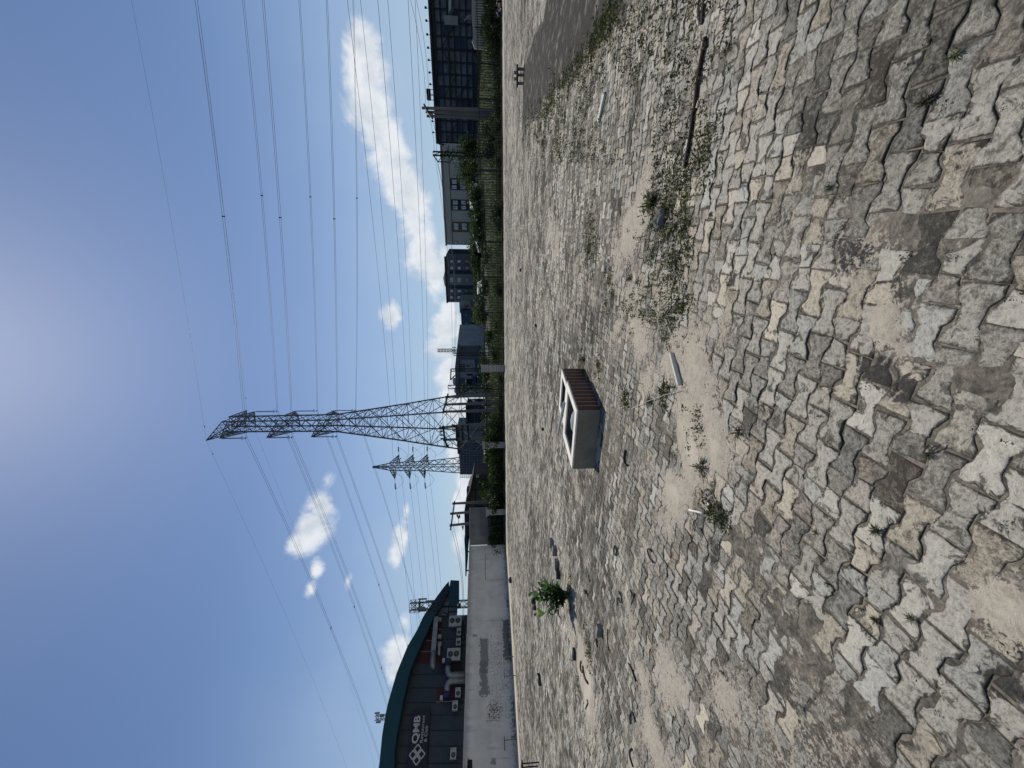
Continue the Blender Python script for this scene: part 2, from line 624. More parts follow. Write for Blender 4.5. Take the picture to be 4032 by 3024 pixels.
def bound(s):
    return np.interp(s, [0, .17 * PL, .26 * PL, .34 * PL, .66 * PL, .74 * PL, .83 * PL, PL], [PW / 2 + PA, PW / 2 + PA, PW / 2, PW / 2 - PA, PW / 2 - PA, PW / 2, PW / 2 + PA, PW / 2 + PA])


def part_outline(a, c, sk):
    s_ = np.linspace(a, c, 8)
    up = np.stack([s_ + sk * (s_ - (a if a > 0 else c)) * 0, bound(s_)], 1)
    if a > 0:
        up[0, 0] += sk
    else:
        up[-1, 0] += sk
    dn = np.stack([s_, -bound(s_)], 1)[::-1]
    return np.vstack([up, dn])


def paver_field():
    r = np.arange(-220, 260)
    k = np.arange(-170, 170)
    rr, kk = np.meshgrid(r, k, indexing='ij')
    rr, kk = rr.ravel(), kk.ravel()
    s0 = kk * PL + (rr % 2) * PL / 2
    t0 = rr * PW
    # rows wander a little, as laid by hand
    s0 = s0 + .02 * np.sin(rr * 1.7)
    cx = (s0 + PL / 2) * PDIR[0] + t0 * PNRM[0]
    cy = (s0 + PL / 2) * PDIR[1] + t0 * PNRM[1]
    keep = (cy > .3) & (cy < YMAX) & (np.abs(cx) < cy * 1.08 + 1.6)
    _, _, mud, _ = masks(cx, cy)
    keep &= mud < .85
    s0, t0, cx, cy = s0[keep], t0[keep], cx[keep], cy[keep]
    # some pavers have snapped across the waist
    snap = rng.random(len(cx)) < .26
    cut = PL * rng.uniform(.40, .60, len(cx))
    sk = rng.uniform(-.016, .016, len(cx))
    whole = np.repeat(outline[None], len(cx), 0)
    h1 = np.array([part_outline(0, c, k) for c, k in zip(cut, sk)])
    h2 = np.array([part_outline(c, PL, k) for c, k in zip(cut, sk)])
    o = np.concatenate([np.where(snap[:, None, None], h1, whole), h2[snap]])
    s0, t0 = np.concatenate([s0, s0[snap]]), np.concatenate([t0, t0[snap]])
    cx, cy = np.concatenate([cx, cx[snap]]), np.concatenate([cy, cy[snap]])
    n_ = len(cx)
    near = cy < 7.5
    # corners: wear shrinks and roughens each paver
    cen = o.mean(1)[:, None, :]
    wear = .0018 + .0034 * rng.random(n_) ** 2
    o = cen + (o - cen) * (1 - wear[:, None, None] * np.array([2 / PL, 2 / PW]))
    o = o + rng.normal(0, .0024, o.shape)
    chip = rng.random((n_, K)) < .045
    o = np.where(chip[..., None], cen + (o - cen) * (1 - .17 * rng.random((n_, K, 1))), o)
    rot = rng.normal(0, .016, n_)
    cr, sr = np.cos(rot)[:, None], np.sin(rot)[:, None]
    dx, dy = o[..., 0] - cen[..., 0], o[..., 1] - cen[..., 1]
    # waviness of the whole floor
    wob = (fbm(cx * .8, cy * .8, 61) - .5) * .05
    lx = s0[:, None] + cen[..., 0] + dx * cr - dy * sr + rng.normal(0, .002, n_)[:, None]
    ly = t0[:, None] + cen[..., 1] + dx * sr + dy * cr + rng.normal(0, .002, n_)[:, None]
    mx, my = lx.mean(1)[:, None], ly.mean(1)[:, None]
    zc = rng.normal(0, .0012, n_) + (fbm(cx * 1.3, cy * 1.3, 71) - .5) * .012
    tx, ty = rng.normal(0, .008, n_), rng.normal(0, .010, n_)
    chipped = chip | np.roll(chip, 1, 1)

    def ring(shr, dz, sel, extra=0):
        x = mx + (lx - mx) * (1 - shr / (PL / 2)) if np.isscalar(shr) else lx
        y = my + (ly - my) * (1 - shr / (PW / 2)) if np.isscalar(shr) else ly
        z = zc[:, None] + tx[:, None] * (x - mx) + ty[:, None] * (y - my) + dz
        X = x * PDIR[0] + y * PNRM[0]
        Y = x * PDIR[1] + y * PNRM[1]
        return np.stack([X, Y, z], -1)[sel]

    def bake(sel, rings, edges, name):
        m_ = int(sel.sum())
        rs = [ring(sh, dz, sel) for sh, dz in rings]
        co = np.stack(rs, 1).reshape(-1, 3)                       # paver, ring, corner
        nr = len(rings)
        base = np.arange(m_)[:, None] * (nr * K)
        q = []
        for a in range(nr - 1):
            i = np.arange(K)
            j = (i + 1) % K
            quad = np.stack([a * K + j, a * K + i, (a + 1) * K + i, (a + 1) * K + j], -1)
            q.append((base[:, :, None] + quad[None]).reshape(-1, 4))
        quads = np.concatenate(q) if q else np.zeros((0, 4), int)
        top = base + (nr - 1) * K + np.arange(K)[::-1][None]
        me = bpy.data.meshes.new(name)
        loops = np.concatenate([quads.ravel(), top.ravel()])
        ls = np.concatenate([np.arange(len(quads)) * 4, len(quads) * 4 + np.arange(m_) * K])
        lt = np.concatenate([np.full(len(quads), 4), np.full(m_, K)])
        me.vertices.add(len(co))
        me.vertices.foreach_set('co', co.astype(np.float32).ravel())
        me.loops.add(len(loops))
        me.loops.foreach_set('vertex_index', loops.astype(np.int32))
        me.polygons.add(len(ls))
        me.polygons.foreach_set('loop_start', ls.astype(np.int32))
        me.polygons.foreach_set('loop_total', lt.astype(np.int32))
        me.polygons.foreach_set('use_smooth', np.concatenate([np.ones(len(quads), bool), np.ones(m_, bool)]))
        me.update(calc_edges=True)
        s, b, mud, tone = masks(co[:, 0], co[:, 1])
        rt = np.clip(.45 + rng.normal(0, 1, n_) * (.105 + .10 * np.clip((cy - 3.5) / 5, 0, 1)) + (rng.random(n_) < .05) * .17 - (rng.random(n_) < .08) * .18, 0, 1)[sel]
        hue = rng.random(n_)[sel]
        per = nr * K
        for nm, v in (('sand', s), ('burn', b), ('tone', tone + np.repeat(rt, per)), ('hue', np.repeat(hue, per)),
                      ('edge', np.tile(np.repeat(np.array(edges), K), m_)), ('mud', mud), ('far', np.zeros(len(co)))):
            at = me.attributes.new(nm, 'FLOAT', 'POINT')
            at.data.foreach_set('value', v.astype(np.float32))
        me.materials.append(PAVER)
        o = bpy.data.objects.new(name, me)
        C.objects.link(o)
        tag(o, kind='structure')
        return o

    bake(near, [(0.0, -.03), (0.0, -.0052), (.002, -.0018), (.008, 0.0), (.026, .0002)], [1, 1, .92, .62, .2], 'paving')
    bake(~near, [(0.0, -.03), (0.0, -.001), (.008, 0)], [1, 1, .2], 'yard_paving')


def ground_material(paver):
    m = bpy.data.materials.new('worn_paver' if paver else 'yard_soil')
    m.use_nodes = True
    q = N(m.node_tree)
    b = m.node_tree.nodes['Principled BSDF']
    pos = q.new('ShaderNodeNewGeometry').outputs['Position']
    n1 = q.ss(q.noise(pos, 6, 10, 0.72), .28, .72)
    n2 = q.ss(q.noise(pos, 48, 7, 0.75), .25, .75)
    n3 = q.noise(pos, 2.1, 6, 0.6)
    n4 = q.ss(q.noise(pos, 17, 9, 0.74, 0.8), .27, .73)
    sp = q.noise(pos, 260, 3, 0.6)
    hue = q.attr('hue')
    tone = q.attr('tone')
    if not paver:
        # beyond the modelled pavers the same paving continues as a printed bond
        mp = q.new('ShaderNodeMapping', vector_type='TEXTURE')
        q.put(mp.inputs['Vector'], pos)
        mp.inputs['Rotation'].default_value = (0, 0, R(-21))
        mp.inputs['Scale'].default_value = (PL, PW, 1)
        cell = q.vor(mp.outputs[0], 1.0, 'F1', 'Color', 0.6)
        cr = q.sep(cell)
        far = q.attr('far')
        tone = q.math('ADD', tone, q.math('MULTIPLY', q.math('SUBTRACT', cr[0], 0.5), 0.95))
        hue = cr[1]
        gap = q.ss(q.vor(mp.outputs[0], 1.0, 'DISTANCE_TO_EDGE', 'Distance', 0.6), 0.07, 0.02)
    v = q.math('ADD', tone, q.math('MULTIPLY', q.math('SUBTRACT', n1, 0.5), 0.30))
    v = q.math('ADD', v, q.math('MULTIPLY', q.math('SUBTRACT', n4, 0.5), 0.38))
    v = q.math('ADD', v, q.math('MULTIPLY', q.math('SUBTRACT', n2, 0.5), 0.34))
    col = q.ramp(v, [(0.06, (.06, .054, .043)), (0.28, (.185, .171, .143)), (0.50, (.40, .373, .315)), (0.74, (.54, .505, .425)), (1.0, (.66, .61, .52))])
    # some pavers cast with cream, pink or blue-grey cement
    col = q.mix(q.ss(hue, 0.80, 0.86, 0, .38), col, q.mix(1.0, col, (1.2, 1.06, .84), 'MULTIPLY'))
    col = q.mix(q.ss(hue, 0.22, 0.16, 0, .6), col, q.mix(1.0, col, (.94, 1.0, 1.05), 'MULTIPLY'))
    col = q.mix(q.math('MULTIPLY', q.ss(hue, 0.34, 0.38), q.ss(hue, 0.46, 0.42, 0, .35)), col, q.mix(1.0, col, (1.12, .97, .88), 'MULTIPLY'))
    # exposed aggregate
    col = q.mix(q.ss(sp, 0.62, 0.70, 0, .35), col, (.55, .53, .48))
    col = q.mix(q.ss(sp, 0.40, 0.32, 0, .45), col, (.06, .056, .05))
    # lichen and soot
    burn = q.attr('burn')
    li = q.math('ADD', q.math('MULTIPLY', n4, .75), q.math('MULTIPLY', n1, .45))
    li = q.math('ADD', li, q.math('MULTIPLY', q.math('SUBTRACT', n3, .5), .35))
    col = q.mix(q.ss(li, 0.68, 0.90, 0, .82), col, (.07, .067, .056))
    bm = q.ss(q.math('ADD', burn, q.math('MULTIPLY', q.math('SUBTRACT', n4, .5), .8)), 0.45, 0.72, 0, .93)
    col = q.mix(bm, col, q.mix(n2, (.012, .013, .017), (.055, .05, .045)))
    gr = q.ss(q.math('ADD', q.math('MULTIPLY', n1, .6), q.math('ADD', q.math('MULTIPLY', n4, .35), q.math('MULTIPLY', q.noise(pos, 1.7, 3, .5), .7))), .86, 1.10, 0, .72)
    col = q.mix(gr, col, q.mix(n2, (.045, .041, .033), (.14, .128, .105)))
    # moss creeping in from the joints
    if paver:
        e = q.math('ADD', q.attr('edge'), q.math('MULTIPLY', q.math('SUBTRACT', n4, .5), 1.1))
        em = q.ss(e, 0.50, 0.95, 0, .9)
        col = q.mix(em, col, q.mix(n2, (.030, .027, .021), (.075, .067, .052)))
    else:
        soil = q.mix(q.ss(q.math('ADD', n3, q.math('MULTIPLY', n4, .4)), .5, .9), q.mix(n2, (.026, .024, .020), (.13, .12, .10)), q.mix(n2, (.16, .14, .11), (.29, .255, .205)))
        pav = q.mix(q.math('MULTIPLY', gap, .8), col, (.05, .046, .038))
        col = q.mix(far, soil, pav)
    # dark silt
    mud = q.ss(q.math('ADD', q.attr('mud'), q.math('MULTIPLY', q.math('SUBTRACT', n1, .5), .5)), .35, .6)
    mudc = q.mix(q.ss(q.noise(q.vmath('MULTIPLY', pos, (1, .6, 1)), 4, 9, .75), .50, .66), q.mix(n2, (.026, .023, .020), (.075, .068, .058)), (.22, .20, .17))
    col = q.mix(mud, col, mudc)
    # blown sand
    s = q.math('ADD', q.attr('sand'), q.math('MULTIPLY', q.math('SUBTRACT', n4, .5), .5))
    s = q.math('ADD', s, q.math('MULTIPLY', q.math('SUBTRACT', n2, .5), .5))
    if paver:
        s = q.math('SUBTRACT', s, q.math('MULTIPLY', q.math('SUBTRACT', 1.0, q.attr('edge')), .10))
    sm = q.ss(s, .50, .63, 0, .96)
    sandc = q.mix(sp, (.37, .325, .255), (.565, .505, .415))
    sandc = q.mix(q.ss(n4, .5, .7, 0, .35), sandc, (.20, .17, .135))
    sandc = q.mix(q.ss(q.attr('sand'), .95, 1.25, 0, .7), sandc, (.62, .55, .44))
    col = q.mix(sm, col, sandc)
    q.put(b.inputs['Base Color'], col)
    b.inputs['Roughness'].default_value = .92
    b.inputs['Specular IOR Level'].default_value = .2
    h = q.math('ADD', q.math('MULTIPLY', n4, .6), q.math('ADD', q.math('MULTIPLY', n2, .35), q.math('MULTIPLY', n1, .8)))
    q.put(b.inputs['Normal'], q.bump(h, .6, .008))
    return m


PAVER = ground_material(True)
SOIL = ground_material(False)
paver_field()


def grid_mesh(name, xs, ys, zf, m, attrs):
    X, Y = np.meshgrid(xs, ys, indexing='xy')
    X, Y = X.ravel(), Y.ravel()
    Z = zf(X, Y)
    nx, ny = len(xs), len(ys)
    i, j = np.meshgrid(np.arange(nx - 1), np.arange(ny - 1), indexing='xy')
    a = (j * nx + i).ravel()
    f = np.stack([a, a + 1, a + nx + 1, a + nx], -1)
    me = bpy.data.meshes.new(name)
    me.vertices.add(len(X))
    me.vertices.foreach_set('co', np.stack([X, Y, Z], -1).astype(np.float32).ravel())
    me.loops.add(f.size)
    me.loops.foreach_set('vertex_index', f.astype(np.int32).ravel())
    me.polygons.add(len(f))
    me.polygons.foreach_set('loop_start', (np.arange(len(f)) * 4).astype(np.int32))
    me.polygons.foreach_set('loop_total', np.full(len(f), 4, np.int32))
    me.polygons.foreach_set('use_smooth', np.ones(len(f), bool))
    me.update(calc_edges=True)
    for nm, v in attrs(X, Y).items():
        at = me.attributes.new(nm, 'FLOAT', 'POINT')
        at.data.foreach_set('value', v.astype(np.float32))
    me.materials.append(m)
    o = bpy.data.objects.new(name, me)
    C.objects.link(o)
    return o


def ground_z(X, Y):
    s, b, mud, tone = masks(X, Y)
    z = -.0046 + .0022 * sstep(s, .25, .55) + .010 * sstep(s, .62, .95) + (fbm(X * 5, Y * 5, 81, 6) - .5) * .016
    z = z + mud * .022
    
    far = sstep(Y, YMAX - 1.0, YMAX)
    z = z * (1 - far) + far * .001
    return z - .45 * sstep(Y, 30.6, 32)


def ground_attrs(X, Y):
    s, b, mud, tone = masks(X, Y)
    far = np.maximum(sstep(Y, YMAX - 1.0, YMAX - .2), sstep(np.abs(X) - Y * 1.08, 1.2, 1.8))
    return {'sand': s, 'burn': b, 'mud': mud, 'tone': tone + .42, 'hue': np.zeros_like(X) + .5, 'edge': np.zeros_like(X), 'far': far}


xs = np.concatenate([np.linspace(-900, -60, 12), np.linspace(-50, -19, 30), np.arange(-18.4, -6, .1), np.arange(-6, 6, .04), np.arange(6, 18.4, .1), np.linspace(19, 50, 30), np.linspace(60, 900, 12)])
ys = np.concatenate([np.linspace(-200, -12, 8), np.linspace(-8, .2, 14), np.arange(.26, 6, .035), np.arange(6, 17.2, .09), np.linspace(17.4, 34, 70), np.linspace(40, 1500, 14)])
tag(grid_mesh('ground', xs, ys, ground_z, SOIL, ground_attrs), kind='structure')


# land beyond the fence: rough grass rising towards the roadside
def lawn_z(X, Y):
    t = sstep(Y, 30.4, 52)
    return .02 + t * (.5 + 1.7 * sstep(X, 4, 34)) + (fbm(X * .3, Y * .3, 3) - .5) * .25 * t


LAWNM = bpy.data.materials.new('rough_grass')
LAWNM.use_nodes = True
q = N(LAWNM.node_tree)
pos = q.new('ShaderNodeNewGeometry').outputs['Position']
q.put(LAWNM.node_tree.nodes['Principled BSDF'].inputs['Base Color'],
      q.ramp(q.math('ADD', q.math('MULTIPLY', q.noise(pos, .6, 6, .6), .6), q.math('MULTIPLY', q.noise(pos, 5, 5, .7), .4)),
             [(.3, (.010, .015, .006)), (.5, (.028, .037, .012)), (.7, (.06, .064, .025))]))
LAWNM.node_tree.nodes['Principled BSDF'].inputs['Roughness'].default_value = .95
o = grid_mesh('lawn', np.linspace(-70, 95, 140), np.concatenate([np.linspace(30.1, 56, 60), np.linspace(60, 190, 12)]), lawn_z, LAWNM, lambda X, Y: {})
tag(o, kind='structure')


def gz(x, y):
    return float(lawn_z(np.array([x]), np.array([y]))[0])

# ================================================================ white boundary wall
WP = Plane.through(WALL_A, WALL_B)
WL = (WALL_B - WALL_A).length
WH = 2.78


def wall_material():
    m = bpy.data.materials.new('stained_white_render')
    m.use_nodes = True
    q = N(m.node_tree)
    b = m.node_tree.nodes['Principled BSDF']
    co = q.new('ShaderNodeTexCoord').outputs['Object']
    x, y, z = q.sep(co)
    n1 = q.noise(co, 1.1, 7, .62)
    n2 = q.ss(q.noise(co, 7, 8, .7), .28, .72)
    n3 = q.noise(co, 30, 5, .65)
    n5 = q.noise(q.vmath('MULTIPLY', co, (1, 1, .12)), 4, 8, .72)
    n7 = q.ss(q.noise(co, 2.4, 6, .7), .28, .72)
    col = q.ramp(q.math('ADD', q.math('MULTIPLY', n1, .7), q.math('MULTIPLY', n3, .3)), [(.33, (.47, .43, .375)), (.5, (.60, .555, .49)), (.68, (.70, .65, .58))])
    col = q.mix(q.ss(n5, .52, .72, 0, .5), col, (.24, .23, .21))
    col = q.mix(q.ss(q.noise(co, 2.0, 8, .72), .54, .70, 0, .4), col, (.30, .285, .26))
    col = q.mix(q.ss(q.math('ADD', z, q.math('MULTIPLY', n5, .8)), 2.75, 3.1, 0, .45), col, (.20, .19, .17))

    def rect(x0, x1, z0, z1, rag=.12):
        e = q.math('MULTIPLY', q.math('SUBTRACT', q.math('ADD', q.math('MULTIPLY', n2, .55), q.math('MULTIPLY', n7, .45)), .5), rag * 3.4)
        a = q.math('MULTIPLY', q.ss(q.math('ADD', x, e), x0 - .02, x0 + .02), q.ss(q.math('ADD', x, e), x1 + .02, x1 - .02))
        c = q.math('MULTIPLY', q.ss(q.math('ADD', z, e), z0 - .02, z0 + .02), q.ss(q.math('ADD', z, e), z1 + .02, z1 - .02))
        return q.math('MULTIPLY', a, c)

    def pr(xa, ya, xb, yb):
        s0, z1 = WP.px(xa, ya)
        s1, z0 = WP.px(xb, yb)
        return min(s0, s1), max(s0, s1), min(z0, z1), max(z0, z1)
    # cement repair band and the flaking skirt under it
    col = q.mix(rect(*pr(1890, 2745, 1921, 2512), .12), col, (.225, .22, .205))
    col = q.mix(rect(*pr(1893, 2650, 1919, 2600), .10), col, (.17, .165, .155))
    f0 = pr(1920, 2832, 1985, 2500)
    zone = rect(*f0, .3)
    n6 = q.noise(co, 11, 8, .72)
    col = q.mix(q.math('MULTIPLY', zone, q.ss(n6, .53, .60, 0, .85)), col, (.11, .105, .095))
    d0 = pr(1920, 2830, 1966, 2765)
    col = q.mix(q.math('MULTIPLY', rect(*d0, .25), q.ss(n6, .46, .53, 0, .85)), col, (.085, .08, .072))
    p0 = pr(1985, 2600, 2006, 2440)
    col = q.mix(rect(p0[0], p0[1], p0[2], p0[3], .12), col, (.16, .152, .14))
    # rectangles of a later coat
    r0 = pr(1912, 2284, 1995, 2180)
    col = q.mix(rect(r0[0], r0[1], r0[3] - .03, r0[3] + .03, .03), col, (.25, .245, .23))
    for (xa, ya, xb, yb) in ((1910, 2446, 2000, 2440), (1912, 2840, 1962, 2834), (1862, 2508, 1880, 2498), (1912, 2182, 1985, 2180), (1912, 2286, 1990, 2283), (1935, 3012, 1952, 2984)):
        a = pr(xa, ya, xb, yb)
        col = q.mix(q.math('MULTIPLY', rect(a[0], max(a[1], a[0] + .03), a[2], a[3], .05), .7), col, (.13, .125, .115))
    # damp black foot
    foot = q.ss(q.math('ADD', z, q.math('MULTIPLY', q.math('SUBTRACT', n2, .5), -.45)), .30, .0)
    foot = q.math('MULTIPLY', foot, q.ss(q.noise(co, .7, 3, .5), .35, .6, .35, 1))
    col = q.mix(q.math('MULTIPLY', foot, .85), col, (.055, .052, .045))
    q.put(b.inputs['Base Color'], col)
    b.inputs['Roughness'].default_value = .92
    b.inputs['Specular IOR Level'].default_value = .2
    q.put(b.inputs['Normal'], q.bump(q.math('ADD', n2, n3), .5, .012))
    return m


t = WP.thing('boundary_wall', 'long rendered white boundary wall with black damp foot and grey cement repair band', 'wall')
m = MB()
S0 = -7.0
m.span((S0, 0, -.3), (WL, .2, WH - .09))
m.build('wall', wall_material(), t)
m = MB()
seg = S0
while seg < WL:
    L = random.uniform(1.6, 2.6)
    e = min(seg + L, WL)
    dz = random.uniform(-.015, .012)
    m.span((seg + .004, -.035, WH - .09), (e, .235, WH + dz))
    seg = e
m.build('coping', mat('coping_cement', (.42, .40, .36), .9, .2, 5, 0, .01, .2, .4, (.12, .11, .1)), t)

# unpainted continuation behind the railings
GP = Plane.through(P(1990, 2143, 30.6), P(1985, 2000, 30.9))
t = GP.thing('block_wall', 'unpainted dark grey wall with pale patch, continuing beyond the white wall behind railings', 'wall')
gl = GP.px(1900, 2000)[0]
m = MB()
m.span((.02, 0, -.3), (gl, .2, 2.7))
m.build('wall', mat('bare_cement_wall', (.17, .163, .15), .95, .3, 1.2, 0, .012, .2, .6, (.06, .058, .052)), t)
m = MB()
m.span((.0, -.04, 2.7), (gl + .03, .24, 2.79))
m.build('coping', CONC, t)

# black plate painted as the dark of a ragged wall hole, pole hoops, crate
a0 = WP.px(1842, 3035)
rag = [WP.px(x, y) for x, y in ((1859, 2991), (1846, 2992), (1843, 2985), (1842, 2990), (1843, 2996), (1839, 3002), (1842, 3006), (1841, 3014), (1839, 3020), (1841, 3030), (1843, 3040), (1860, 3040))]
m = MB()
m.prism([(s, z) for s, z in rag], -.03, -.004)
o = m.build('hole_plate', mat('hole_black', (.008, .008, .009), .7, .2, 8))
o.location = WP.O
o.rotation_euler = (0, 0, WP.ang)
tag(o, 'ragged black plate standing in for a dark hole near the top of the white wall', 'dark_plate')


def hoop(xa, ya, xb, yb, top, label):
    A, B = G(xa, ya), G(xb, yb)
    ang = math.atan2(B.y - A.y, B.x - A.x)
    L = (B - A).length
    t = empty('pipe_hoop', label, 'pipe rail', A, ang, 'low pipe hoops in front of the white wall')
    m = MB()
    m.tube([(-.12, 0, top), (L + .15, 0, top + .02)], .022)
    m.build('rail', STEEL2, t)
    for s in (0, L):
        m = MB()
        m.tube([(s, 0, -.02), (s, 0, top)], .02)
        m.build('leg', mat('rusty_leg', (.16, .14, .115), .8, .3, 6), t)
    return t


hoop(2036, 3002, 2034, 2911, .62, 'bare galvanised pipe hoop standing before the clean stretch of white wall')
hoop(2030, 2660, 2023, 2585, .60, 'pipe hoop with brownish legs before the mouldy flaking stretch of white wall')

# ================================================================ restaurant hall with a barrel roof
rO = P(1800, 3024, 30.0)
RP = Plane((rO.x, rO.y), R(53))
PANEL = mat('slate_cladding', (.032, .042, .054), .6, .14, 1.5)
TEAL = mat('teal_fascia', (.004, .042, .058), .5, .12, 1.2)
RED = mat('red_panel', (.055, .013, .015), .6, .2, 1.5)
SEAM = mat('dark_joint', (.008, .010, .013), .8, .1, 3)
PALE = mat('pale_trim', (.20, .175, .175), .7, .1, 4)
outer = [(1492, 3024), (1505, 2889), (1524, 2780), (1562, 2648), (1605, 2543), (1641, 2483), (1660, 2441), (1675, 2415), (1718, 2353), (1747, 2313), (1774, 2284)]
inner = [(1553, 3024), (1554, 2957), (1562, 2893), (1588, 2757), (1614, 2641), (1644, 2569), (1686, 2479), (1708, 2426), (1720, 2409)]
O2 = [RP.px(*p, -1.0) for p in outer]
I2 = [RP.px(*p, -1.0) for p in inner]
# carry the arch on beyond the frame to its mirror end
apex = O2[0][0] - 4.0


def mirror(lst):
    return [(2 * apex - a, b) for a, b in reversed(lst)]


ctop = [(apex - 2.2, O2[0][1] + .40), (apex, O2[0][1] + .45), (apex + 2.2, O2[0][1] + .40)]
cin = [(apex - 2.2, I2[0][1] + .40), (apex, I2[0][1] + .45), (apex + 2.2, I2[0][1] + .40)]
FO = mirror(O2) + ctop + O2
FI = mirror(I2) + cin + I2


def interp(lst, x):
    for (a, za), (b, zb) in zip(lst, lst[1:]):
        if a <= x <= b:
            return za + (zb - za) * (x - a) / (b - a + 1e-9)
    return lst[-1][1] if x > lst[-1][0] else lst[0][1]


hall = RP.thing('restaurant_hall', 'dark slate restaurant hall with teal barrel roof standing behind the white wall', 'building')
xe = O2[-1][0]
m = MB()
poly = [(FI[0][0], 0)] + [(a, b + .12) for a, b in FI] + [(FI[-1][0], 0)]
m.prism(poly, 0, .3)
m.build('wall', PANEL, hall)
m = MB()       # fascia ring
xsn = np.linspace(FI[0][0], FI[-1][0], 61)
fo = [(x, interp(FO, x)) for x in xsn]
fi = [(x, interp(FI, x)) for x in xsn]
vs = []
for (a, b), (c, d) in zip(fo, fi):
    vs += [(a, -1.0, b), (c, -1.0, d), (a, .35, b), (c, .35, d)]
fs = []
for i in range(60):
    k = 4 * i
    fs += [(k, k + 1, k + 5, k + 4), (k + 2, k + 6, k + 7, k + 3), (k, k + 4, k + 6, k + 2), (k + 1, k + 3, k + 7, k + 5)]
m.add(vs, fs)
m.build('fascia', TEAL, hall)
m = MB()       # roof shell running back
vs = []
ro = [(x, interp(FO, x)) for x in np.linspace(FO[0][0], FO[-1][0], 61)]
for a, b in ro:
    vs += [(a, .36, b - .04), (a, 24, b - .04), (a, .36, b - .22), (a, 24, b - .22)]
fs = []
for i in range(60):
    k = 4 * i
    fs += [(k, k + 4, k + 5, k + 1), (k + 2, k + 3, k + 7, k + 6), (k, k + 2, k + 6, k + 4), (k + 1, k + 5, k + 7, k + 3)]
m.add(vs, fs)
m.build('roof', TEAL, hall)
# frayed end bay: ragged sheet, grey glazed screen and teal gable
bay = [RP.px(x, y, -.9) for x, y in ((1708, 2418), (1660, 2441), (1675, 2415), (1718, 2353), (1747, 2313), (1767, 2289), (1770, 2318), (1752, 2360), (1735, 2390), (1716, 2425))]
m = MB()
m.prism(bay[1:], -.95, -.5)
m.build('ragged_sheet', mat('peeling_sheet', (.02, .028, .04), .8, .6, 9, 0, .02, .2, .8, (.10, .11, .10)), hall)
gab = [RP.px(x, y, -.8) for x, y in ((1774, 2284), (1808, 2286), (1808, 2384), (1767, 2384), (1768, 2318))]
m = MB()
m.prism(gab, -.8, -.6)
m.build('gable_panel', TEAL, hall)
scr = [RP.px(x, y, -.3) for x, y in ((1722, 2424), (1765, 2340), (1768, 2384), (1802, 2384), (1800, 2420))]
m = MB()
m.prism(scr, -.3, -.2)
m.build('screen', mat('grey_screen', (.10, .12, .15), .5, .1, 2), hall)
m = MB()
for (xa, ya, xb, yb) in ((1766, 2385, 1764, 2425), (1722, 2388, 1768, 2388), (1700, 2390, 1800, 2388), (1732, 2351, 1766, 2350), (1766, 2410, 1800, 2408), (1745, 2410, 1766, 2420)):
    (s0, z0), (s1, z1) = RP.px(xa, ya, -.34), RP.px(xb, yb, -.34)
    m.bar((s0, -.34, z0), (s1, -.34, z1), .07)
m.build('screen_frame', SEAM, hall)
# cladding joints
m = MB()
for y0, y1, top in ((2657, 2659, 1612), (2710, 2713, 1602), (2768, 2772, 1590), (2816, 2824, 1580), (2876, 2886, 1572), (2938, 2948, 1565), (3005, 3017, 1556), (2472, 2476, 1738), (2517, 2520, 1738)):
    (s0, z0), (s1, z1) = RP.px(top, y0), RP.px(1818, y1)
    m.bar((s0, -.004, z0), (s1, -.004, .8), .05, .03)
for (xa, ya, xb, yb) in ((1735, 2430, 1737, 2615), (1690, 2825, 1686, 3024)):
    (s0, z0), (s1, z1) = RP.px(xa, ya), RP.px(xb, yb)
    m.bar((s0, -.005, z0), (s1, -.005, z1), .035, .04)
m.build('cladding_joint', SEAM, hall)
for i, pts in enumerate((((1631, 2612), (1669, 2512), (1706, 2434), (1722, 2428), (1738, 2430), (1735, 2520), (1737, 2612)),
                         ((1718, 2710), (1788, 2708), (1790, 2760), (1718, 2763)),
                         ((1728, 2606), (1822, 2606), (1822, 2658), (1726, 2656)))):
    m = MB()
    m.prism([RP.px(*p, -.03) for p in pts], -.035 - .002 * i, -.008)
    m.build('red_panel', RED if i != 2 else mat('dark_opening', (.02, .014, .016), .6, .5, 6), hall)
for (xa, ya, xb, yb) in ((1690, 2474, 1740, 2478), (1667, 2521, 1700, 2523), (1645, 2566, 1698, 2565), (1718, 2764, 1790, 2761)):
    (s0, z0), (s1, z1) = RP.px(xa, ya, -.06), RP.px(xb, yb, -.06)
    MB().bar((s0, -.06, z0), (s1, -.06, z1), .06).build('trim', PALE, hall)

# long air duct on the red bay
(s0, z0), (s1, z1) = RP.px(1718, 2430, -.6), RP.px(1707, 2566, -.6)
t = RP.thing('air_duct', 'long grey rectangular air duct with cut round outlet fixed across the red panels', 'duct', s1, z1, -.6)
m = MB()
d0 = (s0 - s1, 0, z0 - z1)
m.bar((0, 0, 0), d0, .38, .42)
m.build('duct_run', GALV, t)
(s2, z2) = RP.px(1703, 2616, -.6)
m = MB()
m.tube([(.1, 0, 0), (s2 - s1 - .1, 0, z2 - z1 - .02), (s2 - s1 - .35, 0, z2 - z1 - .16)], [.24, .25, .12], 14)
m.build('outlet', GALV, t)
for y in (2440, 2508, 2536):
    (sa, za), (sb, zb) = RP.px(1720, y, -.6), RP.px(1738, y, -.6)
    m = MB()
    m.span((sa - s1 - .16, -.1, zb - z1), (sa - s1 + .16, .25, za - z1 - .1))
    m.build('branch', GALV, t)
(sa, za), (sb, zb) = RP.px(1730, 2536, -.6), RP.px(1729, 2580, -.6)
m = MB()
m.bar((sa - s1, -.02, za - z1), (sb - s1, -.02, zb - z1), .2)
m.build('branch', GALV, t)


